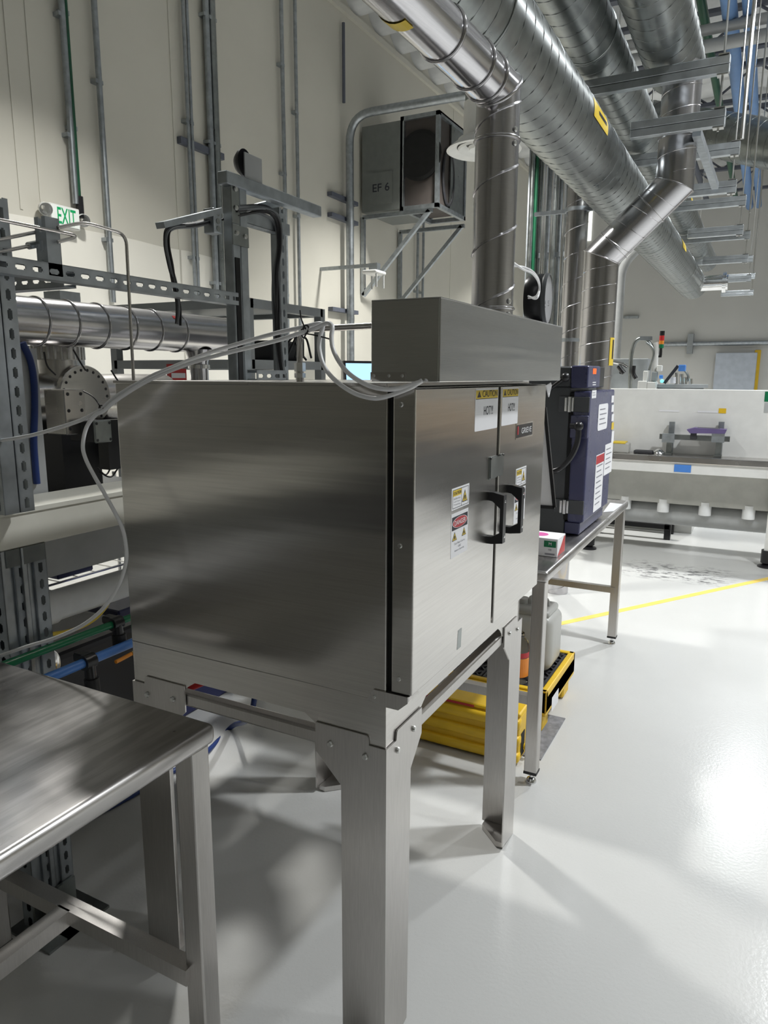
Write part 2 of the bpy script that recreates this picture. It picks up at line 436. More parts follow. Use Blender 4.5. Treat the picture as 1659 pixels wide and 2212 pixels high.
# ------------------------------------------------------------------ steel joists, purlins and services under the roof
def joist(y, x0, x1, z, label):
    t = thing('roof_joist', label, 'joist', ((x0+x1)/2, y, z), 'steel joists under the roof')
    MB().box((x0, y-0.05, z+0.45), (x1, y+0.05, z+0.5)).build('top_chord', 'joist', t)
    MB().box((x0, y-0.05, z), (x1, y+0.05, z+0.05)).build('bottom_chord', 'joist', t)
    n = int((x1-x0)/0.6)
    me = None
    for k in range(n):
        xa = x0 + k*0.6
        s_ = 1 if k % 2 else -1
        b = MB().cyl((xa, y, z+0.03 if s_ > 0 else z+0.47), (xa+0.6, y, z+0.47 if s_ > 0 else z+0.03), 0.017, n=6); b.build('web_rod', 'joist', t)
for k, y in enumerate([4.8, 6.6, 8.4, 10.2, 12.0, 13.8, 15.6, 17.4]):
    joist(y, -2.9, 8.8, 5.4, 'dark steel bar joist under the roof, %s counted from the oven end' % ('first', 'second', 'third', 'fourth', 'fifth', 'sixth', 'seventh', 'eighth')[k])

# ================================================================== big two-door oven on its stand
XB, XF, YN, YR = -1.408, -0.656, 1.258, 2.21      # body back, body front, near side, right side
ZB, ZT = 0.915, 1.583                             # body bottom, top
ov = thing('laboratory_oven', 'large stainless steel two-door oven on a four-legged stand with caution stickers', 'oven', ((XB+XF)/2, (YN+YR)/2, 0))
body = MB().box((XB, YN, ZB), (XF, YR, ZT), 0.003, 2).build('body', 'oven', ov)
MB().box((XB-0.003, YN-0.003, ZT-0.004), (XF, YR+0.003, ZT+0.003), 0.001).build('top_panel', 'steel', ov)
MB().box((XF, YN+0.012, ZB+0.02), (XF+0.012, YR-0.012, ZT-0.004)).build('gasket', 'gap', ov)
# stand skirt: four sides with turned-down ends
def skirt(p0, p1, nrm, name='skirt'):
    p0, p1 = Vector(p0), Vector(p1); d = (p1-p0); L = d.length; d.normalize(); n = Vector(nrm)
    prof = [(0, ZB), (L, ZB), (L, 0.80), (L-0.16, 0.80), (L-0.185, 0.826), (L-0.21, 0.842), (0.21, 0.842), (0.185, 0.826), (0.16, 0.80), (0, 0.80)]
    MB().prism([p0 + d*u + Vector((0, 0, z-p0.z)) for u, z in prof], -n*0.003).build(name, 'oven', ov)
skirt((XB+.001, YN+0.002, 0), (XF-0.001, YN+0.002, 0), (0, -1, 0))
skirt((XF-0.002, YN+.001, 0), (XF-0.002, YR-.001, 0), (1, 0, 0))
skirt((XB+.001, YR-0.002, 0), (XF-.001, YR-0.002, 0), (0, 1, 0))
skirt((XB+0.002, YN+.001, 0), (XB+0.002, YR-.001, 0), (-1, 0, 0))
# lower rails of the stand
def rail(a, b): MB().box(a, b, 0.006, 2).build('rail', 'leg', ov)
rail((XB+0.05, YN+0.004, 0.770), (XF-0.05, YN+0.034, 0.806)); rail((XB+0.05, YR-0.04, 0.778), (XF-0.05, YR-0.012, 0.816))
rail((XF-0.034, YN+0.05, 0.770), (XF-0.004, YR-0.05, 0.806)); rail((XB+0.012, YN+0.05, 0.778), (XB+0.04, YR-0.05, 0.816))
MB().box((XB+0.01, YN+0.01, 0.895), (XF-0.01, YR-0.01, 0.914)).build('bottom_panel', 'leg', ov)
# angle legs with gusset tops
def leg(cx, cy, sx, sy):
    lg = MB()
    side = [(0, 0), (0.115, 0.02), (0.115, 0.69), (0.182, 0.758), (0.182, 0.828), (0.05, 0.828), (0.046, 0.824), (0.043, 0.806), (0.0, 0.806)]
    lg.prism([(cx + sx*u, cy, z) for u, z in side], (0, sy*0.004, 0))
    lg.prism([(cx, cy + sy*u, z) for u, z in [(0.004, 0), (0.118, 0.02), (0.124, 0.70), (0.182, 0.762), (0.182, 0.828), (0.056, 0.828), (0.052, 0.824), (0.048, 0.806), (0.004, 0.806)]], (sx*0.004, 0, 0))
    o = lg.build('leg', 'leg', ov)
    MB().prism([(cx+sx*0.005, cy+sy*0.005, 0.002), (cx+sx*0.105, cy+sy*0.005, 0.002), (cx+sx*0.105, cy+sy*0.03, 0.002), (cx+sx*0.03, cy+sy*0.1, 0.002), (cx+sx*0.005, cy+sy*0.1, 0.002)], (0, 0, 0.02)).build('foot_plate', 'leg', o)
    bolts(o, [(cx+sx*0.142, cy, 0.785), (cx+sx*0.052, cy, 0.778)], (0, -sy, 0), 0.0075, 0.006)
    bolts(o, [(cx, cy+sy*0.135, 0.795), (cx, cy+sy*0.052, 0.782)], (sx*-1, 0, 0), 0.0075, 0.006)
YG = 2.236
leg(XF+0.003, YN-0.003, -1, 1); leg(XF+0.003, YG, -1, -1); leg(XB-0.003, YN-0.003, 1, 1); leg(XB-0.003, YG, 1, -1)
# doors
XD0, XD = XF+0.012, -0.595
DZ0, DZ1 = 0.942, 1.577
YM = 1.757
def door(y0, y1):
    d = MB().box((XD0, y0, DZ0), (XD, y1, DZ1), 0.003, 2).build('door', 'oven', ov)
    return d
dl, dr = door(YN, YM-0.010), door(YM+0.010, YR-0.02)
MB().box((XD0, YM-0.010, DZ0+0.004), (XD0+0.03, YM+0.010, DZ1-0.004)).build('door_seam', 'gap', ov)
bolts(dl, [(-0.626, YN, 1.545), (-0.626, YN, 1.262), (-0.626, YN, 0.975)], (0, -1, 0), 0.0052, 0.003)
MB().prism([(-0.70, YN-0.004, 0.915), (-0.685, YN-0.004, 0.94), (-0.603, YN-0.004, 0.94), (-0.603, YN-0.004, 0.926), (-0.625, YN-0.004, 0.906), (-0.66, YN-0.004, 0.906)], (0, 0.004, 0)).build('hinge_bracket', 'leg', ov)
bolts(ov, [(-0.682, YN-0.004, 0.924)], (0, -1, 0), 0.004, 0.003)
MB().box((-0.66, YN-0.002, 0.928), (-0.603, YN+0.05, 0.938)).build('hinge_bracket', 'leg', ov)
# strap pull handles
def handle(y, z0, z1, dd):
    o = XD; L = 0.042
    outer = [(o, z0), (o+L*0.3, z0), (o+L, z0+0.004), (o+L, z1-0.006), (o+L*0.3, z1), (o, z1)]
    inner = [(o, z1-0.021), (o+L*0.3, z1-0.023), (o+L*0.78, z1-0.040), (o+L*0.78, z0+0.030), (o+L*0.3, z0+0.018), (o, z0+0.018)]
    hb = MB()
    pts = [(x, y, z) for x, z in outer] + [(x, y, z) for x, z in inner]
    # C-shaped outline
    hb.prism(pts, (0, 0.022, 0))
    hd = hb.build('handle', 'black', dd)
    bolts(hd, [(o+L, y+0.011, z1-0.022), (o+L, y+0.011, z0+0.02)], (1, 0, 0), 0.004, 0.002, 'chrome')
handle(1.690, at(1042, 1179, X=XD).z, at(1044, 1067, X=XD).z, dl)
handle(1.842, at(1086, 1155, X=XD).z, at(1089, 1050, X=XD).z, dr)
# latch strip bridging the doors
p = at(1056, 988, X=XD); q = at(1084, 1028, X=XD)
lt = MB(); lt.box((XD, p.y, q.z+0.003), (XD+0.003, YM-0.012, p.z)); lt.box((XD, YM+0.012, q.z+0.003), (XD+0.003, q.y, p.z)); lt.box((XD+0.001, p.y+0.004, q.z+0.006), (XD+0.005, q.y-0.004, p.z-0.003))
lo = lt.build('latch_plate', 'zinc', ov); bolts(lo, [(XD+0.003, p.y+0.005, p.z-0.003), (XD+0.003, q.y-0.005, p.z-0.003)], (1, 0, 0), 0.004, 0.003, 'black')

# ------------------------------------------------------------------ stickers on the doors (things stuck on)
Rr, Uu = (0, 1, 0), (0, 0, 1)
def rect(px):   # mean Y and Z of a four-corner outline on the door plane
    v = [at(x, y, X=XD) for x, y in px]
    return (v[0].y+v[3].y)/2, (v[1].y+v[2].y)/2, (v[2].z+v[3].z)/2, (v[0].z+v[1].z)/2
def flat(parent, name, mat, poly, e=0.0004, x=XD):
    return MB().prism([(x, y, z) for y, z in poly], (e, 0, 0)).build(name, mat, parent)
def rrect(y0, y1, z0, z1, r=0.004, n=4):
    out = []
    for cy, cz, a0 in ((y1-r, z1-r, 0), (y0+r, z1-r, 90), (y0+r, z0+r, 180), (y1-r, z0+r, 270)):
        for k in range(n+1):
            a = math.radians(a0+90*k/n); out.append((cy+r*math.cos(a), cz+r*math.sin(a)))
    return out
def warn_tri(parent, cy, z0, w, h, x, symbol='bang'):
    MB().prism([(x, cy-w/2, z0), (x, cy+w/2, z0), (x, cy, z0+h)], (0.0003, 0, 0)).build('warning_triangle', 'ink', parent)
    MB().prism([(x, cy-w*0.38, z0+h*0.07), (x, cy+w*0.38, z0+h*0.07), (x, cy, z0+h*0.85)], (0.0005, 0, 0)).build('warning_triangle', 'label_yellow', parent)
    if symbol == 'bang': lettering('!', (x, cy, z0+h*0.36), Rr, Uu, h*0.42, 'ink', parent, thick=0.0007)
    else:
        MB().lathe([(w*0.13, 0), (w*0.13, 0.0007), (0, 0.0007)], (x, cy, z0+h*0.40), (1, 0, 0), 10).build('pictogram', 'ink', parent)
        for s_ in (0.16, 0.24): MB().box((x, cy-w*0.2, z0+h*s_), (x+0.0007, cy+w*0.2, z0+h*(s_+0.035))).build('pictogram', 'ink', parent)
def hot_sheet(px, label):
    y0, y1, z0, z1 = rect(px)
    t = flat(None, 'caution_sheet', 'white', rrect(y0, y1, z0, z1)); tag(t, label, 'sticker', 'hot caution sheets on the oven doors')
    x = XD+0.0004; w = y1-y0; h = z1-z0
    MB().box((x, y0+0.003, z1-h*0.235), (x+0.0003, y1-0.003, z1-0.004)).build('header_band', 'label_yellow', t)
    MB().box((x, y0+0.003, z1-h*0.25), (x+0.0003, y1-0.003, z1-h*0.236)).build('header_rule', 'ink', t)
    x2 = x+0.0003
    MB().prism([(x2, y0+w*0.07, z1-h*0.205), (x2, y0+w*0.23, z1-h*0.205), (x2, y0+w*0.15, z1-h*0.055)], (0.0002, 0, 0)).build('warning_triangle', 'ink', t)
    lettering('!', (x2, y0+w*0.15, z1-h*0.15), Rr, Uu, h*0.07, 'label_yellow', t, thick=0.0004)
    lettering('CAUTION', (x2, y0+w*0.62, z1-h*0.125), Rr, Uu, h*0.155, 'ink', t, w*0.66, bold=0.008)
    lettering('HOT!!!', (x, y0+w*0.57, z1-h*0.53), Rr, Uu, h*0.21, 'ink', t, w*0.40, bold=0.004)
hot_sheet([(1028, 840), (1077, 838), (1073, 925), (1024, 932)], 'white CAUTION HOT!!! sheet with yellow header on the door beside the side panel')
hot_sheet([(1086, 838), (1120, 836), (1118, 912), (1082, 923)], 'white CAUTION HOT!!! sheet with yellow header on the door with the maker plate')
def small_caution(px, label):
    y0, y1, z0, z1 = rect(px); w = y1-y0; h = z1-z0; x = XD+0.0004
    t = flat(None, 'caution_label', 'white', [(y0, z0), (y1, z0), (y1, z1), (y0, z1)]); tag(t, label, 'sticker', 'burn hazard labels on the oven doors')
    fr = MB()
    for a, b_ in (((0.05, 0.07), (0.95, 0.09)), ((0.05, 0.9), (0.95, 0.92)), ((0.05, 0.07), (0.065, 0.92)), ((0.935, 0.07), (0.95, 0.92)), ((0.54, 0.07), (0.55, 0.92))):
        fr.box((x, y0+w*a[0], z0+h*a[1]), (x+0.0003, y0+w*b_[0], z0+h*b_[1]))
    fr.build('printed_frame', 'ink', t)
    MB().box((x, y0+w*0.07, z0+h*0.62), (x+0.0003, y0+w*0.54, z0+h*0.89)).build('header_band', 'label_yellow', t)
    lettering('!CAUTION', (x+0.0003, y0+w*0.305, z0+h*0.755), Rr, Uu, h*0.15, 'ink', t, w*0.42, bold=0.008)
    for k, s_ in enumerate(('BURN Risk', 'Use Proper', 'Training')): lettering(s_, (x, y0+w*0.3, z0+h*(0.5-0.14*k)), Rr, Uu, h*0.085, 'ink_grey', t, w*0.36)
    warn_tri(t, y0+w*0.74, z0+h*0.22, w*0.32, h*0.56, x, 'hand')
def danger(px, label):
    y0, y1, z0, z1 = rect(px); w = y1-y0; h = z1-z0; x = XD+0.0004
    t = flat(None, 'danger_label', 'white', [(y0, z0), (y1, z0), (y1, z1), (y0, z1)]); tag(t, label, 'sticker', 'danger labels on the oven doors')
    MB().box((x, y0+w*0.04, z0+h*0.62), (x+0.0003, y0+w*0.96, z0+h*0.92)).build('header_band', 'ink', t)
    for k, (s_, mt) in enumerate(((1.0, 'white'), (0.94, 'label_red'))):
        poly = [(x, y0+w*0.5+w*0.44*s_*math.cos(2*PI*i/32), z0+h*0.77+h*0.125*s_*math.sin(2*PI*i/32)) for i in range(32)]
        MB().prism(poly, (0.0005+0.0002*k, 0, 0)).build('header_oval', mt, t)
    lettering('DANGER', (x+0.0006, y0+w*0.5, z0+h*0.77), Rr, Uu, h*0.11, 'white', t, w*0.66, bold=0.006)
    warn_tri(t, y0+w*0.2, z0+h*0.38, w*0.28, h*0.2, x, 'lines'); warn_tri(t, y0+w*0.76, z0+h*0.40, w*0.26, h*0.19, x, 'hand')
    for k, s_ in enumerate(('Tool Must Cool to', '<240C', 'Before Opening')): lettering(s_, (x, y0+w*0.5, z0+h*(0.30-0.085*k)), Rr, Uu, h*0.05, 'ink_grey', t, w*(0.62, 0.2, 0.56)[k])
small_caution([(976, 1055), (1014, 1045), (1012, 1090), (975, 1103)], 'small white CAUTION burn hazard label above the fully visible danger label')
small_caution([(1115, 1013), (1137, 1006), (1135, 1045), (1113, 1053)], 'small white CAUTION burn hazard label below the maker plate')
danger([(975, 1110), (1012, 1098), (1008, 1193), (973, 1203)], 'white DANGER label with red oval, in full view beside a handle')
danger([(1112, 1058), (1135, 1049), (1132, 1122), (1108, 1132)], 'white DANGER label with red oval, partly hidden behind a black handle')
y0, y1, z0, z1 = rect([(1115, 917), (1150, 908), (1150, 941), (1113, 950)])
t = flat(None, 'maker_plate', 'chrome', [(y0, z0), (y1, z0), (y1, z1), (y0, z1)], 0.001); tag(t, 'small black and chrome maker plate with grey letters on oven door', 'nameplate')
MB().box((XD+0.001, y0+0.004, z0+0.004), (XD+0.0015, y1-0.004, z1-0.004)).build('plate_field', 'black', t)
MB().box((XD+0.0015, y0+0.010, z0+(z1-z0)*0.3), (XD+0.002, y0+0.02, z1-0.008)).build('plate_emblem', 'label_red', t)
lettering('GRIEVE', (XD+0.0015, y0+(y1-y0)*0.6, (z0+z1)/2), Rr, Uu, (z1-z0)*0.36, 'white', t, (y1-y0)*0.6)
# strip of clear tape low on the door
y0, y1, z0, z1 = rect([(989, 1360), (997, 1358), (994, 1400), (986, 1403)])
tag(flat(None, 'tape_strip', 'zinc', [(y0, z0), (y1, z0), (y1+.004, z1), (y0+.004, z1)]), 'short strip of grey tape low on the oven door', 'tape')

# ------------------------------------------------------------------ vent hood over the doors
HX0, HX1, HY0, HY1, HZ0, HZ1 = -0.692, -0.545, YN-0.002, 2.155, 1.589, 1.742
hd = thing('vent_hood', 'long box-shaped steel vent hood mounted over the oven doors', 'hood', ((HX0+HX1)/2, (HY0+HY1)/2, HZ0))
th = 0.003
MB().box((HX1-th, HY0, HZ0), (HX1, HY1, HZ1), 0.001).build('front_panel', 'hood', hd)
MB().box((HX0, HY0+th, HZ0+0.02), (HX0+th, HY1, HZ1)).build('back_panel', 'hood', hd)
MB().box((HX0, HY0, HZ0), (HX1-th, HY0+th, HZ1), 0.001).build('end_panel', 'hood', hd)
MB().box((HX0, HY1-th, HZ0), (HX1-th, HY1, HZ1)).build('end_panel', 'hood', hd)
MB().box((HX0, HY0, HZ1-0.001), (HX1, HY1, HZ1+0.002), 0.001).build('top_panel', 'hood', hd)
MB().prism([(HX0, HY0-0.003, HZ0+0.003), (HX0+0.076, HY0-0.003, HZ0+0.003), (HX0+0.076, HY0-0.003, HZ0+0.016), (HX0+0.070, HY0-0.003, HZ0+0.018), (HX0, HY0-0.003, HZ0+0.018)], (0, 0.003, 0)).build('mounting_bracket', 'steel', hd)
bolts(hd, [(HX0+0.008, HY0-0.003, HZ0+0.011), (HX0+0.041, HY0-0.003, HZ0+0.011), (HX0+0.070, HY0-0.003, HZ0+0.011)], (0, -1, 0), 0.0032, 0.002)

# ================================================================== stainless work tables
def worktable(x0, x1, y0, y1, zt, label, rails, legw=0.042, inset=0.03, foot=True):
    t = thing('work_table', label, 'table', ((x0+x1)/2, (y0+y1)/2, 0))
    MB().box((x0, y0, zt-0.045), (x1, y1, zt), 0.014, 4).build('tabletop', 'table', t, smooth=40)
    hs = legw/2
    for lx in (x0+inset+hs, x1-inset-hs):
        for ly in (y0+inset+hs, y1-inset-hs):
            lg = MB().box((lx-hs, ly-hs, 0.05), (lx+hs, ly+hs, zt-0.045), 0.004, 2).build('leg', 'leg', t)
            MB().box((lx-hs-0.001, ly-hs-0.001, 0.042), (lx+hs+0.001, ly+hs+0.001, 0.052)).build('end_cap', 'rubber', lg)
            MB().lathe([(0.022, 0), (0.022, 0.006), (0.015, 0.018), (0.007, 0.022), (0.007, 0.045)], (lx, ly, 0), (0, 0, 1), 16).build('levelling_foot', 'chrome', lg, smooth=40)
    for (a, b, h) in rails:
        MB().bar(a, b, h, h).build('rail', 'leg', t)
    return t
# table in the left foreground
tx1, ty1 = -0.955, 1.062
z_r = 0.30
worktable(-1.78, tx1, 0.20-0.6, ty1, 0.885, 'bare worn steel work table beside the oven, its scratched corner in front',
          [((-1.75, ty1-0.055, z_r), (tx1-0.05, ty1-0.055, z_r), 0.04), ((-1.40, -0.35, z_r), (-1.40, ty1-0.07, z_r), 0.04), ((-1.75, -0.35, z_r), (tx1-0.05, -0.35, z_r), 0.04)], inset=0.012, legw=0.05)
# table beyond the oven
T2 = dict(x0=-1.55, x1=-0.655, y0=2.555, y1=4.34)
worktable(T2['x0'], T2['x1'], T2['y0'], T2['y1'], 0.885, 'steel work table carrying the navy heating chamber and glove box',
          [((-1.5, T2['y1']-0.05, 0.345), (-0.69, T2['y1']-0.05, 0.345), 0.036), ((-1.5, T2['y0']+0.05, 0.345), (-0.69, T2['y0']+0.05, 0.345), 0.036)], inset=0.012, legw=0.05)

# ================================================================== ductwork
def ring_pts(c, d, r, n, plane_n=None):
    d = d.normalized(); a = Vector((0, 0, 1)) if abs(d.z) < 0.95 else Vector((0, 1, 0))
    u = d.cross(a).normalized(); v = d.cross(u); out = []
    for k in range(n):
        p = c + (u*math.cos(2*PI*k/n) + v*math.sin(2*PI*k/n))*r
        if plane_n is not None: p = p + d*((c-p).dot(plane_n)/d.dot(plane_n))
        out.append(p)
    return out
def duct_run(parent, pts, r, mat, pitch=None, rings=(), n=36, seam_r=0.003, name='duct_section', seam_range=None, collar=0.002):
    """straight round sections mitred at the bends, with a helical seam on each and raised joint rings"""
    pts = [Vector(p) for p in pts]; N = len(pts); dirs = [(pts[i+1]-pts[i]).normalized() for i in range(N-1)]
    secs = []
    for i in range(N-1):
        pn0 = (dirs[i-1]+dirs[i]).normalized() if i else dirs[i]
        pn1 = (dirs[i]+dirs[i+1]).normalized() if i < N-2 else dirs[i]
        b = MB(); A = [b.bm.verts.new(p) for p in ring_pts(pts[i], dirs[i], r, n, pn0)]; B = [b.bm.verts.new(p) for p in ring_pts(pts[i+1], dirs[i], r, n, pn1)]
        for k in range(n): b.bm.faces.new((A[k], A[(k+1) % n], B[(k+1) % n], B[k]))
        if i == 0: b.bm.faces.new(A)
        if i == N-2: b.bm.faces.new(B)
        s_ = b.build(name, mat, parent, smooth=50); secs.append(s_)
        if i:
            rg = MB(); rg.sweep(ring_pts(pts[i], dirs[i], r+0.001, n, pn0), 0.0035, 6, closed=True); rg.build('mitre_ring', mat, s_, smooth=60)
        L = (pts[i+1]-pts[i]).length
        ptc = pitch[i] if isinstance(pitch, (list, tuple)) else pitch
        if ptc and L > ptc*0.8:
            pitch_ = ptc
            d = dirs[i]; a = Vector((0, 0, 1)) if abs(d.z) < 0.95 else Vector((0, 1, 0)); u = d.cross(a).normalized(); v = d.cross(u)
            m0 = r*0.45 if i else 0.0; m1 = L-(r*0.45 if i < N-2 else 0)
            st = 20; cnt = int((m1-m0)/pitch_*st)
            hp = [pts[i] + d*(m0+pitch_*k/st) + (u*math.cos(2*PI*k/st) + v*math.sin(2*PI*k/st))*r for k in range(cnt+1)]
            MB().sweep(hp, seam_r, 5).build('spiral_seam', 'seam' if mat == 'zinc' else mat, s_, smooth=60)
    for i, t in rings:   # (segment, distance)
        c = pts[i] + dirs[i]*t
        MB().sweep(ring_pts(c, dirs[i], r+0.001, n), 0.004, 6, closed=True).build('joint_ring', mat, secs[i], smooth=60)
    return secs
def curved_label(parent, c, d, r, a0, a1, length, mat, name, n=6, e=0.002):
    """strip stuck round a duct: angles about axis d measured from world X (axis Y) / world X (axis Z)"""
    d = Vector(d).normalized(); c = Vector(c)
    u = Vector((1, 0, 0)) if abs(d.x) < 0.9 else Vector((0, 0, 1)); u = (u-d*u.dot(d)).normalized(); v = d.cross(u); b = MB()
    for k in range(n):
        q = []
        for a in (a0+(a1-a0)*k/n, a0+(a1-a0)*(k+1)/n):
            q.append(c + (u*math.cos(a)+v*math.sin(a))*(r+e))
        b.quad(q[0]-d*length/2, q[0]+d*length/2, q[1]+d*length/2, q[1]-d*length/2)
    return b.build(name, mat, parent)

# ---- the oven's own exhaust stack
ex = (-0.62, 1.745)
d0 = Vector((ex[0], ex[1], HZ1+0.002)); d1 = Vector((ex[0], ex[1], 2.262)); top = at(868, -14, Y=1.30)
d2 = d1 + (top-d1)*1.0; d3 = d1 + (top-d1)*3.0
es = thing('exhaust_stack', 'polished steel exhaust pipe rising from the hood and bending over', 'duct', d0)
sec = duct_run(es, [d0, d1, d3], 0.0515, 'duct', (0.138, None), rings=[(0, 0.02), (0, 0.405), (1, 0.075), (1, 0.145), (1, 0.29)], seam_r=0.0034)
bolts(sec[0], [d0+Vector((0.053*math.cos(a), 0.053*math.sin(a), z)) for a in (-0.35, 2.5) for z in (0.004, 0.035, 0.39, 0.42)], (math.cos(-0.35), math.sin(-0.35), 0), 0.006, 0.004)
dd = (d3-d1).normalized()
pl = d1 + dd*((top-d1).length*0.985)
lb = curved_label(sec[1], pl, dd, 0.0515, -3.4, -1.3, 0.03, 'label_yellow', 'flow_label', 10)

# ---- trunk ducts along the hall
D1 = (-0.935, 2.735, 0.165); D2 = (-0.965, 3.308, 0.145); 
t1 = thing('trunk_duct', 'big galvanized spiral trunk duct with a yellow arrow label, running down the hall', 'duct', (D1[0], 4.5, D1[1]))
s1 = duct_run(t1, [(D1[0], -1.2, D1[1]), (D1[0], 10.1, D1[1])], D1[2], 'zinc', 0.10, rings=[(0, 2.3+1.2), (0, 6.3+1.2), (0, 8.4+1.2), (0, 9.4+1.2)], seam_r=0.0022)
yl = at(1288, 312, X=D1[0]+D1[2]*0.9).y
curved_label(t1, (D1[0], yl, D1[1]), (0, 1, 0), D1[2], -0.35, 0.12, 0.30, 'label_yellow', 'flow_label')
curved_label(t1, (D1[0], yl+0.03, D1[1]), (0, 1, 0), D1[2], -0.17, -0.07, 0.17, 'ink', 'flow_arrow', e=0.003)
yl = at(1472, 568, X=D1[0]+D1[2]*0.9).y
curved_label(t1, (D1[0], yl, D1[1]), (0, 1, 0), D1[2], -0.5, 0.0, 0.3, 'label_yellow', 'flow_label')
MB().cyl((D1[0]+0.1, 9.75, D1[1]-0.02), (D1[0]+0.42, 9.75, D1[1]-0.02), 0.09, n=24).build('branch_stub', 'chrome', t1, smooth=40)
MB().cyl((D1[0]+0.36, 9.75, D1[1]-0.02), (D1[0]+0.40, 9.75, D1[1]-0.02), 0.12, n=24).build('branch_flange', 'chrome', t1, smooth=40)
t2 = thing('trunk_duct', 'bright spiral trunk duct resting on the strut trapezes above the labelled duct', 'duct', (D2[0], 5, D2[1]))
duct_run(t2, [(D2[0], -0.8, D2[1]), (D2[0], 12.2, D2[1])], D2[2], 'zinc', 0.12, rings=[(0, 3.4), (0, 4.8)], seam_r=0.0025)
curved_label(t2, (D2[0], at(1483, 456, X=D2[0]+0.1).y, D2[1]), (0, 1, 0), D2[2], -0.5, 0.0, 0.25, 'label_yellow', 'flow_label')
# ---- branch serving the navy chamber: header with drop leg
D3 = (-0.612, 3.315, 0.150)
t3 = thing('drop_duct', 'stainless branch duct with a dog-leg drop down to the navy chamber', 'duct', (-0.9, 4.45, 1.7))
duct_run(t3, [(D3[0], -0.8, D3[1]), (D3[0], 4.66, D3[1])], D3[2], 'zinc', 0.12, rings=[(0, 3.9)], name='header', seam_r=0.0025)
e1, e2 = at(1457, 400, Y=4.45), at(1299, 556, Y=4.45)
s3 = duct_run(t3, [(e1.x, 4.45, D3[1]-0.08), (e1.x, 4.45, e1.z), (e2.x, 4.45, e2.z), (e2.x, 4.45, 1.40), (e2.x, 3.77, 1.40)], 0.1, 'duct', 0.105, rings=[(0, 0.36), (1, 0.16), (1, 0.42)], seam_r=0.0022)
curved_label(t3, (e2.x, 4.45, at(1312, 760, Y=4.45).z), (0, 0, 1), 0.1, -0.5, 0.25, 0.16, 'label_yellow', 'flow_label')
curved_label(t3, (e2.x, 4.45, at(1312, 755, Y=4.45).z), (0, 0, 1), 0.1, -0.25, -0.05, 0.11, 'ink', 'flow_arrow', e=0.003)
curved_label(t3, (D3[0], at(1480, 45, X=D3[0]+0.14).y, D3[1]), (0, 1, 0), D3[2], -0.3, 0.15, 0.18, 'label_yellow', 'flow_label')
# a second riser standing behind the chamber
t4 = thing('riser_duct', 'narrow dull spiral riser beside the stainless drop duct', 'duct', (-1.36, 5.2, 0))
rx = at(1240, 600, Y=5.2)
duct_run(t4, [(rx.x, 5.2, 0.0), (rx.x, 5.2, 5.2)], 0.075, 'duct', 0.17, seam_r=0.003)
for z in (at(1240, 455, Y=5.2).z, at(1238, 735, Y=5.2).z):
    MB().cyl((rx.x, 5.2, z-0.012), (rx.x, 5.2, z+0.012), 0.082, n=28).build('band_clamp', 'strut', t4, smooth=40)
    MB().bar((rx.x-0.3, 5.2, z), (rx.x+0.12, 5.2, z), 0.02, 0.025).build('wall_arm', 'strut', t4)

# ---- far bluish duct crossing under the roof
a_, b_ = at(1180, 222, Y=11.0), at(1720, 322, Y=8.6)
t5 = thing('cross_duct', 'wide pale spiral duct crossing the hall beyond the trapezes', 'duct', (a_+b_)/2)
duct_run(t5, [a_, b_], 0.23, 'zinc', 0.16, seam_r=0.004)

# ---- strut trapezes
XE = -0.302
def trapeze(y, xl, label):
    t = thing('strut_trapeze', label, 'pipe hanger', (XE, y, 2.86), 'strut trapezes under the ducts')
    for z, xl_ in ((3.113, xl), (2.872, -0.755)):
        MB().box((xl_, y-0.0205, z), (XE, y+0.0205, z+0.039), 0.003).build('channel', 'strutl', t)
        MB().box((xl_, y-0.0205, z-0.041), (XE, y+0.0205, z-0.002), 0.003).build('channel', 'strutl', t)
    MB().cyl((XE-0.03, y, 2.81), (XE-0.03, y, 5.6), 0.0055, n=8).build('hanger_rod', 'bolt', t)
    MB().cyl((xl+0.02, y, 3.06), (xl+0.02, y, 5.6), 0.0055, n=8).build('hanger_rod', 'bolt', t)
    for z in (3.155, 3.064, 2.914, 2.823): MB().box((XE-0.055, y-0.022, z), (XE-0.005, y+0.022, z+0.006)).build('square_washer', 'bolt', t)
LT = 'double strut trapeze under the trunk ducts, %s from the drop duct'
for y, lab in ((4.2, 'double strut trapeze in front of the stainless drop duct, on threaded rods'), (5.67, 'double strut trapeze just behind the stainless drop duct'),
               (7.3, LT % 'third'), (9.02, LT % 'fourth'), (10.8, LT % 'fifth'), (12.6, LT % 'sixth and last')): trapeze(y, -1.16, lab)
br = MB().bar(at(1505, 285, Y=4.3), at(1545, 402, Y=5.6), 0.041, 0.041).build('strut_brace', 'strut', base=at(1545, 402, Y=5.6)); tag(br, 'diagonal strut brace joining two trapezes beside the drop duct', 'brace')
# long hanging rods and rails further along the hall
for k, (px, y0_, y1_, Y) in enumerate([(1603, 0, 300, 6.2), (1627, 180, 590, 9.0), (1620, 60, 460, 8.0)]):
    p, q = at(px, max(y0_, 0), Y=Y), at(px, y1_, Y=Y)
    tag(MB().cyl((q.x, Y, q.z), (q.x, Y, 5.9), 0.008 if k else 0.014, n=8).build('hanger_rod', 'bolt', base=(q.x, Y, q.z)), ['thick grey rod dropping from the roof past the trapezes', 'slender bright rod dropping beside the far trapezes', 'slender rod hanging between the trapezes and blue pipes'][k], 'rod')

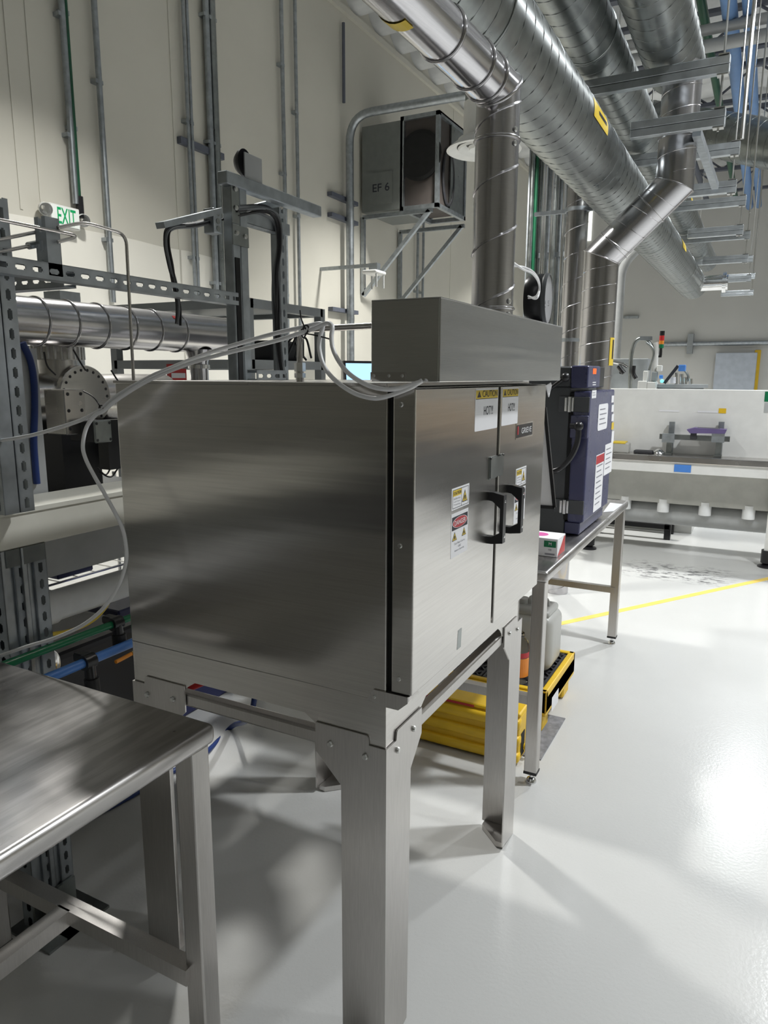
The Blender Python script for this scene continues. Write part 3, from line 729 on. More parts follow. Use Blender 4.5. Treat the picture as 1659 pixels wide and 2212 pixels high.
# ---- coloured pipes under the roof
def roof_pipe(px, py, z, r, mat, label, y0=3.0, y1=17.0):
    x = at(px, py, Z=z).x
    t = MB().cyl((x, y0, z), (x, y1, z), r, n=14).build('roof_pipe', mat, smooth=40, base=(x, 10, z)); tag(t, label, 'pipe')
    return x
roof_pipe(1520, 30, 5.15, 0.045, 'dgreen', 'green pipe running along the roof beside the blue pipes')
roof_pipe(1583, 90, 5.0, 0.07, 'rblue', 'fat light blue pipe along the roof next to the green pipe')
roof_pipe(1620, 60, 5.0, 0.055, 'rblue', 'slimmer light blue pipe along the roof, on the far side of the fat one')
roof_pipe(1400, 60, 5.2, 0.05, 'joist', 'dark sprinkler main running along the roof above the ducts')
for k, (py, z, r) in enumerate([(70, 4.9, 0.05), (105, 4.75, 0.06), (160, 5.0, 0.04)]):
    p = at(1500, py, Z=z)
    t = MB().cyl((-2.2, p.y, z), (8, p.y, z), r, n=12).build('cross_pipe', 'pvc' if k != 2 else 'joist', smooth=40, base=(0, p.y, z))
    tag(t, ['slim pale pipe crossing the roof above the trapezes', 'thicker pale pipe crossing the roof, the lower of two', 'dark pipe crossing the roof beyond the pale pipes'][k], 'pipe')

# ================================================================== left wall fittings
XP = XW+0.05
def wall_pipe(px, py, r, mat, label, z0=0.0, z1=6.0, x=XP, group='conduits on the left wall'):
    y = at(px, py, X=x).y
    t = thing('wall_conduit', label, 'conduit', (x, y, z0), group)
    MB().cyl((x, y, z0), (x, y, z1), r, n=12).build('pipe', mat, t, smooth=40)
    for z in (z0+0.5, (z0+z1)/2-0.2, (z0+z1)/2+0.9):
        if z0 < z < z1: MB().box((XW, y-r-0.02, z-0.015), (x+r*0.6, y+r+0.006, z+0.015)).build('pipe_clamp', 'strut', t)
    return t
zz = lambda px, py: at(px, py, X=XP).z
wall_pipe(148, 220, 0.024, 'strut', 'grey conduit dropping behind the exit sign beside a green pipe', zz(160, 440))
wall_pipe(155, 220, 0.020, 'dgreen', 'dark green pipe dropping to the exit sign', zz(170, 425))
wall_pipe(222, 300, 0.024, 'strut', 'single grey conduit between the exit sign and the paired conduits', 2.2)
for px, w_ in ((404, 'single'), (412, 'thick bright')): wall_pipe(px, 220, 0.016, 'strut', 'thin conduit of a close pair, the one nearer the %s conduit' % w_, 2.2)
wall_pipe(452, 220, 0.03, 'strut', 'dull grey conduit just behind the bright thick conduit', 2.0)
wall_pipe(464, 220, 0.038, 'zinc', 'thick bright conduit rising behind the strut rack', 2.0)
wall_pipe(611, 200, 0.022, 'strut', 'thin conduit behind the top beam of the strut rack', 2.0)
wall_pipe(640, 200, 0.02, 'strut', 'thin conduit running down to the grey shelf frame', 1.2)
p, q = at(402, 299, X=XP+0.06), at(458, 322, X=XP+0.06)
tag(MB().box((XW, p.y, p.z-0.03), (XW+0.05, q.y+0.25, p.z+0.03)).build('wall_strut', 'joist', base=(XW, p.y, p.z)), 'short dark strut fixed across the conduits on the wall', 'strut')
# elbowed conduit beside the fan box
yv = at(756, 450, X=XW+0.12).y
ec = thing('elbow_conduit', 'thick conduit climbing the wall beside the fan box and turning outward', 'conduit', (XW+0.12, yv, 0))
ze = at(760, 262, X=XW+0.12).z
MB().sweep(fillet([(XW+0.12, yv, 0.0), (XW+0.12, yv, ze+0.05), (at(1010, 205, Y=yv).x, yv, at(1010, 205, Y=yv).z)], 0.32, 8), 0.05, 14).build('pipe', 'strut', ec, smooth=60)
MB().cyl((XW+0.05, yv-0.02, ze+0.2), (XW+0.05, yv-0.02, at(752, 66, X=XW).z), 0.02, n=10).build('pipe', 'joist', ec, smooth=60)
for py in (432, 475, 672): 
    z = at(757, py, X=XW+0.1).z; MB().box((XW+0.002, yv-0.35, z-0.025), (XW+0.07, yv+0.3, z+0.025)).build('pipe_clamp', 'joist', ec)
for px, w_ in ((902, 'elbowed conduit'), (914, 'exhaust stack')): wall_pipe(px, 560, 0.02, 'strut', 'thin conduit of a pair under the fan box, nearer the %s' % w_, 0, at(905, 470, X=XP).z, group='thin conduits under the fan box')

# ---- exhaust fan box on wall brackets
EY = 8.73
fx = at(948, 340, Y=EY).x; mx = at(872, 340, Y=EY).x
zt_, zb_ = at(950, 237, Y=EY).z, at(950, 446, Y=EY).z
ey1 = at(1007, 285, X=fx).y
fb = thing('exhaust_fan_box', 'big grey exhaust fan box marked EF 6 on wall brackets', 'fan unit', (XW, (EY+ey1)/2, zb_))
MB().box((XW+0.05, EY, zb_+0.03), (mx-0.02, ey1, zt_-0.04)).build('casing', 'fanpaint', fb)
MB().box((mx, EY+0.04, zb_+0.06), (fx-0.04, ey1-0.04, zt_-0.04)).build('fan_guard_core', 'brown', fb)
fr = 0.05
for (x, y) in ((mx, EY), (fx, EY), (mx, ey1), (fx, ey1)): MB().box((x-fr, y-0.0, zb_), (x, y+fr, zt_)).build('frame_post', 'strut', fb)
for z in (zb_, zt_-fr):
    for y in (EY, ey1): MB().box((mx-fr, y, z), (fx, y+fr, z+fr)).build('frame_rail', 'strut', fb)
    for x in (mx, fx): MB().box((x-fr, EY, z), (x, ey1+fr, z+fr)).build('frame_rail', 'strut', fb)
MB().box((mx-0.02, EY+0.01, zt_-0.02), (fx, ey1+0.03, zt_)).build('roof_panel', 'fanpaint', fb)
MB().box((fx-0.03, EY+0.42, zb_+0.05), (fx-0.012, ey1-0.02, zt_-0.05)).build('side_panel', 'zinc', fb)
MB().lathe([(0.30, 0), (0.30, 0.02), (0.26, 0.03), (0.0, 0.03)], ((mx+fx)/2-0.03, EY+0.03, (zb_+zt_)/2+0.08), (0, -1, 0), 28).build('fan_opening', 'gap', fb)
y_ = EY+0.36
MB().sweep([(fx-0.02, y_+0.17*math.cos(a*2*PI/20), zb_+0.42+0.33*math.sin(a*2*PI/20)) for a in range(20)], 0.02, 6, closed=True).build('belt_wheel', 'dark', fb)
# lettered panel on the casing
la, lb_ = at(800, 375, Y=EY), at(848, 438, Y=EY)
MB().box((la.x, EY-0.012, lb_.z), (lb_.x, EY, la.z)).build('access_panel', 'fanpaint', fb)
lettering('EF 6', ((la.x+lb_.x)/2, EY-0.012, at(825, 405, Y=EY).z), (1, 0, 0), (0, 0, 1), 0.10, 'ink', fb, (lb_.x-la.x)*0.75, thick=0.001, bold=0.01)
for k, yy in enumerate((EY+0.05, EY+1.15)):
    top_ = zb_-0.02 if k == 0 else zb_-0.02
    for (a, c) in (((XW+0.04, top_), (fx-0.1, top_)), ((XW+0.04, top_), (XW+0.04, top_-1.0)), ((XW+0.04, top_-1.0), (mx+0.35, top_))):
        MB().bar((a[0], yy, a[1]), (c[0], yy, c[1]), 0.05, 0.05).build('bracket_bar', 'strut', fb)
# round air diffuser hanging past the fan box
dc = at(1045, 325, Y=7.0)
df = thing('round_diffuser', 'round white louvred air diffuser hanging beside the fan box', 'air diffuser', dc)
MB().lathe([(0.20, 0.42), (0.20, 0.12), (0.34, 0.02), (0.36, 0.0), (0.34, -0.01), (0.26, 0.03), (0.25, 0.10)], dc, (0, 0, 1), 36).build('outer_cone', 'wpaint', df, smooth=40)
MB().lathe([(0.25, 0.02), (0.24, 0.0), (0.17, 0.05), (0.17, 0.1)], dc, (0, 0, 1), 36).build('louvre_cone', 'wpaint', df, smooth=40)
MB().lathe([(0.15, 0.03), (0.14, 0.0), (0.06, 0.05), (0.0, 0.06)], dc, (0, 0, 1), 36).build('louvre_cone', 'wpaint', df, smooth=40)
MB().cyl(dc+Vector((0, 0, 0.3)), (dc.x, dc.y, 5.9), 0.19, n=28).build('drop_pipe', 'zinc', df, smooth=40)
# wireless access point on an arm
ap = at(808, 590, X=XW+0.75)
aa = thing('wireless_antenna', 'small white wireless unit with four stub antennas on a wall arm', 'antenna', (XW, ap.y, ap.z))
MB().box((XW, ap.y-0.02, ap.z+0.07), (ap.x, ap.y+0.02, ap.z+0.11)).build('arm', 'strut', aa)
MB().box((ap.x-0.05, ap.y-0.04, ap.z+0.02), (ap.x+0.06, ap.y+0.05, ap.z+0.11)).build('arm_plate', 'strut', aa)
MB().box((ap.x-0.1, ap.y-0.13, ap.z-0.02), (ap.x+0.1, ap.y+0.13, ap.z+0.025), 0.02, 3).build('housing', 'wpaint', aa, smooth=40)
for dx, dy in ((-0.08, -0.09), (-0.08, 0.09), (0.08, -0.09), (0.08, 0.09)):
    MB().cyl((ap.x+dx, ap.y+dy, ap.z-0.02), (ap.x+dx, ap.y+dy, ap.z-0.17), 0.012, n=8).build('antenna_rod', 'pvc', aa, smooth=40)

# ---- exit sign
s0, s1_ = at(107, 436, X=XW+0.09), at(175, 493, X=XW+0.09)
sy0, sy1, sz0, sz1 = s0.y, s1_.y, at(107, 484, X=XW+0.09).z, s0.z
sg = thing('exit_sign', 'white EXIT sign with green letters and two emergency lamp heads', 'exit sign', (XW, (sy0+sy1)/2, sz0))
MB().box((XW, sy0, sz0), (XW+0.085, sy1, sz1), 0.008, 2).build('housing', 'wpaint', sg)
MB().box((XW+0.085, sy0+0.01, sz0+0.01), (XW+0.09, sy1-0.01, sz1-0.01)).build('face', 'exitw', sg)
lettering('EXIT', (XW+0.09, (sy0+sy1)/2+0.01, (sz0+sz1)/2), (0, 1, 0), (0, 0, 1), (sz1-sz0)*0.74, 'exitg', sg, (sy1-sy0)*0.62, thick=0.001, bold=0.012)
for k, (yy, zo) in enumerate(((sy0-0.03, 0.11), (sy1+0.04, 0.09))):
    h_ = MB().lathe([(0.02, -0.05), (0.045, -0.02), (0.05, 0.03), (0.048, 0.035)], (XW+0.07, yy, sz0+zo), (0.8, -0.35, -0.3), 18).build('lamp_head', 'wpaint', sg, smooth=40)
    MB().lathe([(0.046, 0.03), (0.03, 0.042), (0, 0.046)], (XW+0.07, yy, sz0+zo), (0.8, -0.35, -0.3), 18).build('lamp_lens', 'clear', h_, smooth=40)
    MB().cyl((XW+0.06, yy, sz0+zo-0.02), (XW+0.05, (sy0 if k == 0 else sy1), sz0+zo-0.05), 0.015, n=8).build('lamp_neck', 'wpaint', sg)
MB().cyl((XP, at(172, 440, X=XP).y, zz(172, 470)), (XP, at(172, 440, X=XP).y, zz(172, 425)), 0.03, n=10).build('cable_gland', 'black', sg)

# ================================================================== strut rack behind the oven
def slotted(b, p, q, web, w=0.041, slot=0.028, pit=0.0475, sw=0.013):
    """C-channel with real slots through its web; web = direction the web faces"""
    p, q, web = Vector(p), Vector(q), Vector(web).normalized(); d = (q-p); L = d.length; d.normalize(); sd = d.cross(web).normalized(); th = 0.0025
    wc = web*(w/2-th/2)
    for s_ in (-1, 1):
        wd = (w-sw)/2
        b.obox((p+q)/2 + wc + sd*s_*(sw/2+wd/2), d*L/2, sd*wd/2, web*th/2)
        b.obox((p+q)/2 + sd*s_*(w/2-th/2), d*L/2, sd*th/2, web*w/2)
        b.obox((p+q)/2 - wc + sd*s_*(w/2-0.005), d*L/2, sd*0.005, web*th/2)
    n = int(L/pit)
    for k in range(n+1):
        c = p + d*min(L, k*pit); br_ = pit-slot
        h0 = max(0, k*pit-br_/2); h1 = min(L, k*pit+br_/2)
        b.obox(p + d*(h0+h1)/2 + wc, d*(h1-h0)/2, sd*sw/2, web*th/2)
        if 0 < k < n:   # rounded slot ends
            for s2 in (-1, 1):
                for s3 in (-1, 1):
                    b.obox(p + d*(k*pit + s2*(br_/2+0.0015)) + wc + sd*s3*sw*0.38, d*0.0022, sd*sw*0.13, web*th/2)
    return b
XR = -1.65; XBm0 = -1.744
rk = thing('strut_rack', 'open rack of galvanized slotted strut standing behind the oven', 'rack', (XR, 1.8, 0))
def sl(p, q, web, name='strut', mat='strut'): return slotted(MB(), p, q, web).build(name, mat, rk)
zr = (at(0, 555, X=XR).z + at(0, 590, X=XR).z)/2
yc2 = at(497, 640, X=XR).y
sl((XR, 0.55, zr), (XR, yc2+0.02, zr), (1, 0, 0))                         # slotted rail across the picture
yc = at(2, 850, X=XR-0.03).y
zbm = 1.247
sl((XR-0.05, yc, zbm), (XR-0.05, yc, 2.02), (0, -1, 0)); sl((XR-0.05, yc+0.044, zbm), (XR-0.05, yc+0.044, 2.02), (1, 0, 0))
ysec = at(150, 604, X=XR-0.045).y
sl((XR-0.75, ysec, zr-0.005), (XR-0.045, ysec, zr-0.005), (0, -1, 0))
# main tall double column
ztop = at(497, 385, X=XR).z
y3 = at(603, 600, X=XR-0.05).y
for k, wv in ((0, (0, -1, 0)), (1, (0, 1, 0))):
    MB().box((XR-0.022-0.02, yc2+0.025+0.043*k, 1.10), (XR+0.019-0.02, yc2+0.066+0.043*k, ztop), 0.003).build('strut', 'strut', rk)
MB().box((XR-0.001, yc2+0.033, 1.12), (XR+0.0015, yc2+0.058, ztop-0.25)).build('strut_slot', 'gap', rk)
# top crossbeam
zb1 = at(497, 376, X=XR).z
yb1 = at(690, 452, X=XR).y
MB().box((XR-0.03, yc2-0.01, zb1-0.036), (XR+0.011, yb1, zb1+0.005), 0.003).build('crossbeam', 'strut', rk)
# fittings
for yy in (yc2+0.065, y3): MB().box((XBm0, yy-0.05, 1.14), (XR-0.02, yy+0.05, 1.22)).build('beam_bracket', 'zinc', rk)
MB().box((XR+0.0, yc2+0.02, ztop-0.14), (XR+0.004, yc2+0.06, ztop-0.0)).build('angle_fitting', 'zinc', rk)
MB().box((XR+0.0, yc2+0.02, ztop-0.21), (XR+0.005, yc2+0.105, ztop-0.145)).build('angle_fitting', 'zinc', rk)
bolts(rk, [(XR+0.005, yc2+0.04, ztop-z) for z in (0.03, 0.09, 0.17)] + [(XR+0.005, yc2+0.085, ztop-0.175)], (1, 0, 0), 0.009, 0.007)
# second slotted column further along with the short tie between
sl((XR-0.05, y3, 1.10), (XR-0.05, y3, zb1-0.04), (1, 0, 0))
ztie = at(540, 475, X=XR-0.03).z
sl((XR-0.03, yc2+0.09, ztie), (XR-0.03, y3-0.02, ztie), (0.0, 0, -1)); MB().box((XR-0.05, yc2+0.09, ztie-0.02), (XR-0.01, y3+0.02, ztie+0.02)).build('tie_strut', 'strut', rk)
MB().bar(at(508, 462, X=XR-0.1), at(600, 437, X=XR-0.1), 0.03, 0.03).build('tie_strut', 'strut', rk)
# arm carrying cables to the left
arm0, arm1 = at(472, 456, X=XR-0.02), at(346, 487, X=XR-0.02)
MB().bar(arm0, arm1, 0.035, 0.018).build('cable_arm', 'strut', rk)
# lower short slotted piece just above the oven
sl((XR+0.06, at(545, 815, X=XR+0.06).y, at(560, 812, X=XR+0.06).z), (XR+0.06, at(608, 815, X=XR+0.06).y, at(560, 812, X=XR+0.06).z), (1, 0, 0))
# stub post that holds the thin tubes
sp = at(104, 520, X=XR)
sl((XR, sp.y, zr-0.01), (XR, sp.y, at(104, 472, X=XR).z), (0, -1, 0)); 
jb = thing('junction_box', 'small grey junction box with round knock-outs on the tall strut column', 'electrical box', at(470, 510, X=XR-0.03))
j0, j1 = at(458, 448, X=XR-0.02), at(481, 508, X=XR-0.02)
MB().box((XR-0.06, j0.y, j1.z), (XR-0.015, j1.y-0.006, j0.z), 0.004, 2).build('housing', 'strut', jb)
for k in range(3):
    MB().lathe([(0.009, 0), (0.009, 0.002), (0, 0.002)], (XR-0.015, (j0.y+j1.y)/2-0.003, j1.z+(j0.z-j1.z)*(0.2+0.3*k)), (1, 0, 0), 14).build('knock_out', 'zinc', jb)
# alarm bell on plate, on the crossbeam
pa, pb = at(528, 327, X=XR), at(567, 385, X=XR)
al = thing('alarm_bell', 'grey square plate with a dark round bell on the rack top beam', 'alarm', (XR-0.01, pa.y, zb1+0.005))
MB().box((XR-0.006, pa.y, zb1+0.004), (XR, pb.y, pa.z), 0.0015).build('plate', 'pvc', al)
MB().lathe([(0.0, 0.03), (0.03, 0.028), (0.043, 0.012), (0.045, 0.0)], (XR-0.006, pa.y+0.01, (pa.z+zb1)/2+0.012), (-1, -0.1, 0), 24).build('bell_dome', 'dark', al, smooth=50)
# cables strapped along the rack
def cables(name, label, paths, r, mat='cable', jit=0.008):
    t = thing(name, label, 'cables', paths[-1])
    for k in range(7):
        off = Vector((random.uniform(-jit, jit), random.uniform(-jit, jit), random.uniform(-jit, jit)))
        MB().tube([Vector(p)+off*(1+0.6*math.sin(i*1.7+k)) for i, p in enumerate(paths)], r, 6, 5).build('cable', mat if k % 3 else 'cableg', t, smooth=60)
    return t
cables('cable_bundle', 'black cable bundle hanging from the strut arm above the round duct', [at(x, y, X=XR-0.04) for x, y in ((475, 470), (420, 485), (370, 492), (357, 520), (366, 570), (376, 612), (385, 660), (382, 700))], 0.0042)
cables('cable_bundle', 'thick black cable bundle running down the slotted column behind the oven', [at(x, y, X=XR-0.0) for x, y in ((510, 455), (570, 452), (598, 475), (603, 530), (598, 590), (600, 650), (600, 720), (605, 780), (615, 830))], 0.006, jit=0.011)

# ---- stainless instrument tubes on the stub post
def steel_tube(pts, label, r=0.0045, X=XR+0.03, name='steel_tube', rad=0.03):
    P = [at(x, y, X=X+(z if z else 0)) for x, y, z in pts]
    return tag(MB().sweep(fillet(P, rad), r, 8).build(name, 'steel', smooth=60, base=P[0]), label, 'tube')
steel_tube([(124, 492, 0), (182, 480, 0.0), (272, 506, 0.02), (289, 830, 0.0)], 'thin bent steel tube dropping past the round duct behind the oven')
steel_tube([(-40, 467, 0), (172, 510, 0), (124, 523, 0)], 'thin steel tube ending in a tight bend below the exit sign')
steel_tube([(-40, 525, -0.05), (86, 500, -0.05)], 'thin straight steel tube passing behind the stub post')
ft = steel_tube([(-40, 552, -0.05), (80, 528, -0.05)], 'thin steel tube with a compression fitting at the stub post')
MB().cyl(at(60, 531, X=XR-0.02), at(82, 527, X=XR-0.02), 0.009, n=8).build('fitting', 'chrome', ft)

# ---- white beam, its posts and the pipes below
XBm = -1.75
bm_ = thing('support_beam', 'cream white painted beam carrying the strut rack', 'beam', (XBm, 1.2, 0))
MB().box((XBm-0.16, -0.4, 1.137), (XBm, 2.9, 1.240), 0.003).build('web', 'cream', bm_)
MB().box((XBm-0.165, -0.4, 1.228), (XBm+0.006, 2.9, 1.246), 0.003).build('top_cap', 'cream', bm_)
for yy in (at(18, 1300, X=XBm).y, at(62, 1300, X=XBm).y):
    o = slotted(MB(), (XBm-0.02, yy, 0), (XBm-0.02, yy, 1.137), (0.3, -1, 0)).build('post', 'strut', bm_)
    slotted(MB(), (XBm-0.02, yy+0.045, 0), (XBm-0.02, yy+0.045, 1.137), (1, 0, 0)).build('post', 'strut', bm_)
for yy in (2.78,): MB().box((XBm-0.06, yy, 0), (XBm-0.02, yy+0.04, 1.137)).build('post', 'strut', bm_)
for yy in (at(18, 1300, X=XBm).y, at(62, 1300, X=XBm).y):
    pf = MB().box((XBm-0.06, yy-0.06, 0.0), (XBm+0.12, yy+0.09, 0.008)).build('base_plate', 'zinc', bm_); bolts(pf, [(XBm+0.08, yy, 0.008), (XBm+0.08, yy+0.05, 0.008)], (0, 0, 1), 0.01, 0.012)
    MB().box((XBm+0.002, yy-0.02, 0.008), (XBm+0.012, yy+0.06, 0.09)).build('base_angle', 'zinc', bm_)
MB().box((XBm-0.002, at(10, 1190, X=XBm).y, 1.09), (XBm+0.003, at(76, 1190, X=XBm).y+0.03, 1.137)).build('post_plate', 'zinc', bm_)
def along_y(px, py, X, r, mat, name, label, cat, y0=0.2, y1=3.2):
    z = at(px, py, X=X).z
    o = MB().cyl((X, y0, z), (X, y1, z), r, n=28).build(name, mat, smooth=40, base=(X, (y0+y1)/2, z)); return tag(o, label, cat), z
gb = tag(MB().box((-2.03, -0.3, at(180, 1228, X=-1.925).z), (-1.925, 2.9, 1.137), 0.003).build('cable_trough', 'pvc', base=(-1.95, 1.3, 1.0)), 'plain grey metal trough under the cream beam', 'trough')
o, zp = along_y(180, 1288, -1.98, 0.051, 'wpvc', 'plastic_pipe', 'fat white plastic pipe running under the grey trough', 'pipe', -0.3, 2.9)
MB().cyl((-1.98, at(85, 1300, X=-1.98).y-0.3, zp), (-1.98, at(92, 1300, X=-1.98).y+0.03, zp), 0.057, n=28).build('pipe_socket', 'wpvc', o, smooth=40)
green_o, zg = along_y(186, 1370, -1.70, 0.0115, 'green', 'green_pipe', 'bright green pipe low behind the oven', 'pipe', 1.08, 2.4)
yb0 = at(128, 1452, X=-1.66).y
blue_o, zbl = along_y(215, 1418, -1.66, 0.014, 'blue', 'blue_pipe', 'light blue pipe just below the green pipe', 'pipe', 1.08, 2.4)
def clamp(px, py, X, z, r, zlow, label):
    y = at(px, py, X=X).y
    t = thing('pipe_clamp', label, 'clamp', (X, y, zlow))
    MB().cyl((X, y-0.018, z), (X, y+0.018, z), r+0.009, n=16).build('collar', 'black', t, smooth=40)
    MB().box((X-0.045, y-0.016, z-0.004), (X, y+0.016, z+r+0.008), 0.004).build('ear', 'black', t)
    MB().cyl((X+0.004, y, z), (X+0.012, y, zlow), 0.016, n=14).build('stem', 'black', t, smooth=40)
    MB().cyl((X+0.010, y, zlow+0.05), (X+0.012, y, zlow), 0.021, n=14).build('sleeve', 'rubber', t, smooth=40)
clamp(250, 1345, -1.70, zg, 0.0115, zbl-0.02, 'black clamp gripping the green pipe')
clamp(190, 1430, -1.66, zbl, 0.014, zbl-0.1, 'black clamp gripping the light blue pipe')
vp = at(262, 1425, X=-1.62)
vv = thing('valve_lever', 'orange valve lever beside the light blue pipe', 'valve', vp)
MB().tube([at(250, 1430, X=-1.62), at(262, 1424, X=-1.62), at(275, 1417, X=-1.62), at(284, 1412, X=-1.62)], [0.006]*19, 8, 6).build('lever', 'orange', vv, smooth=60)
MB().cyl(at(284, 1412, X=-1.62), at(296, 1406, X=-1.62), 0.008, n=10).build('valve_body', 'brass', vv, smooth=40)

# ---- dark pump and crate in the shadows below
pm = thing('vacuum_pump', 'dark vacuum pump with a bright steel flange under the pipes', 'pump', (-2.1, 1.35, 0))
MB().box((-2.6, 0.9, 0.05), (-2.05, 1.9, at(180, 1395, X=-2.05).z), 0.02, 2).build('housing', 'dark', pm)
fc = at(100, 1437, X=-1.82)
MB().lathe([(0.0, 0.02), (0.03, 0.02), (0.04, 0.012), (0.045, 0.012), (0.05, 0.0), (0.05, -0.05), (0.04, -0.06), (0.04, -0.40)], fc, (1, 0.2, 0.1), 28).build('flange', 'chrome', pm, smooth=40)
MB().box((-2.55, 0.95, 0), (-2.45, 1.85, 0.05)).build('skid', 'dark', pm); MB().box((-2.2, 0.95, 0), (-2.1, 1.85, 0.05)).build('skid', 'dark', pm)
ct = at(150, 1345, X=-2.3)
cr = thing('blue_crate', 'dark blue plastic crate beyond the pump', 'crate', (-2.5, 2.35, 0))
MB().box((-2.7, 2.0, 0.0), (-2.3, 2.7, 0.62), 0.01).build('tub', 'crate', cr); MB().box((-2.72, 1.98, 0.6), (-2.28, 2.72, 0.64), 0.006).build('rim', 'crate', cr)
tag(MB().tube([at(x, y, X=-1.95) for x, y in ((60, 1372), (110, 1370), (160, 1360), (200, 1340), (225, 1315), (240, 1290))], 0.007, 8).build('yellow_cable', 'label_yellow', smooth=60), 'yellow cable sagging under the white plastic pipe', 'cable')
hs_ = [((700, 1510), (640, 1545), (560, 1580), (470, 1620), (380, 1665), (300, 1715), (220, 1760), (120, 1810))]
P = [at(x, y, X=-1.62) for x, y in ((560, 1450), (545, 1500))] + [at(x, y, Z=0.012) for x, y in ((500, 1570), (440, 1630), (370, 1668), (290, 1715), (220, 1752), (120, 1800), (0, 1850))]
P[0].z = 0.75; P[1].z = 0.35
tag(MB().tube(P, 0.011, 10).build('blue_hose', 'hose', smooth=60), 'dark blue hose lying across the floor under the table', 'hose')
P = [(-1.55, 1.95, 0.95), (-1.55, 1.93, 0.7), (-1.57, 1.88, 0.62), (-1.62, 1.80, 0.56), (-1.75, 1.75, 0.50), (-1.9, 1.78, 0.5)]
tag(MB().tube(P, 0.012, 10).build('red_hose', 'red', smooth=60), 'short red hose curving down behind the oven stand', 'hose')

# ---- vacuum chamber behind the rack
vc = thing('vacuum_chamber', 'steel vacuum chamber with round bolted flanges behind the rack', 'vacuum chamber', (-2.4, 1.75, 1.2))
fc = at(186, 857, X=-2.25)
MB().lathe([(0, 0.0), (0.112, 0.0), (0.116, -0.004), (0.116, -0.022), (0.09, -0.022), (0.09, -0.26), (0.13, -0.26)], fc, (1, 0, 0), 40).build('front_flange', 'steel', vc, smooth=35)
bolts(vc, [fc + Vector((0.0, 0.098*math.cos(a*2*PI/22), 0.098*math.sin(a*2*PI/22))) for a in range(22)], (1, 0, 0), 0.0055, 0.002, 'dark')
tc_ = at(122, 766, X=-2.35)
MB().lathe([(0.0, 0.028), (0.095, 0.028), (0.095, -0.02), (0.068, -0.02), (0.068, -0.12)], tc_, (0, 0, 1), 40).build('top_flange', 'steel', vc, smooth=35)
for k in range(26):
    a = 2*PI*k/26; MB().cyl(tc_+Vector((0.094*math.cos(a), 0.094*math.sin(a), -0.018)), tc_+Vector((0.094*math.cos(a), 0.094*math.sin(a), 0.03)), 0.006, n=8).build('flange_bolt', 'chrome', vc)
MB().cyl((-2.36, fc.y-0.42, fc.z-0.02), (-2.36, fc.y+0.5, fc.z-0.02), 0.105, n=32).build('vessel', 'steel', vc, smooth=40)
m0 = at(170, 880, X=-2.05)
MB().box((m0.x-0.10, m0.y-0.055, m0.z-0.09), (m0.x, m0.y+0.03, m0.z+0.06), 0.003).build('slide_block', 'steel', vc)
bolts(vc, [(m0.x, m0.y+dy, m0.z+dz) for dy in (-0.04, 0.012) for dz in (0.045, -0.01, -0.07)], (1, 0, 0), 0.006, 0.002, 'dark')
m1 = at(224, 932, X=-1.98)
mt = MB().box((m1.x-0.13, m1.y-0.034, m1.z-0.036), (m1.x-0.01, m1.y+0.034, m1.z+0.036), 0.004).build('stepper_motor', 'dark', vc)
MB().box((m1.x-0.01, m1.y-0.036, m1.z-0.038), (m1.x, m1.y+0.036, m1.z+0.038), 0.004).build('motor_plate', 'zinc', mt)
bolts(mt, [(m1.x, m1.y+a*0.027, m1.z+c*0.028) for a in (-1, 1) for c in (-1, 1)], (1, 0, 0), 0.005, 0.002, 'dark')
MB().box((-2.42, fc.y-0.12, 1.246-0.11), (-2.25, fc.y+0.05, fc.z-0.1)).build('pedestal', 'dark', vc)
MB().box((-2.3, fc.y+0.08, 1.25), (-2.15, fc.y+0.12, fc.z-0.08)).build('control_board', 'dark', vc)
MB().box((-2.05, at(212, 960, X=-2.05).y, at(240, 1010, X=-2.05).z), (-2.0, at(330, 960, X=-2.05).y, at(240, 905, X=-2.05).z)).build('black_panel', 'black', vc)
MB().box((-2.9, fc.y-0.6, 1.08), (-2.04, fc.y+0.45, 1.136)).build('base_plate', 'dgrey', vc)
fp = at(52, 900, X=-1.95)
tag(MB().box((-2.0, fp.y-0.05, 1.137), (-1.93, fp.y+0.045, 1.675)).build('frame_post', 'pvc', base=(-1.96, fp.y, 1.137)), 'flat grey frame post behind the strut column', 'post')
tag(MB().tube([at(x, y, X=-1.92) for x, y in ((48, 740), (66, 780), (74, 830), (75, 890), (73, 950), (76, 1000), (80, 1045))], 0.010, 10).build('blue_hose', 'hose', smooth=60), 'dark blue hose hanging beside the flat grey frame post', 'hose')
for k, pts in enumerate([((95, 760), (102, 790), (120, 810)), ((158, 755), (175, 785), (185, 800)), ((240, 800), (262, 830), (285, 828)), ((215, 1020), (240, 1030), (262, 1005), (300, 1000)), ((210, 1010), (230, 1025), (250, 990), (280, 980))]):
    tag(MB().tube([at(x, y, X=-2.1) for x, y in pts], 0.003, 6).build('thin_wire', 'cable', smooth=60), ('thin dark wire dropping from the top flange to the chamber shoulder', 'thin dark wire running from the round duct to the front flange', 'thin dark wire arching from the front flange to the oven', 'thin dark wire looping below the stepper motor, longer of two', 'thin dark wire looping below the stepper motor, shorter of two')[k], 'wire', 'wires at the vacuum chamber')
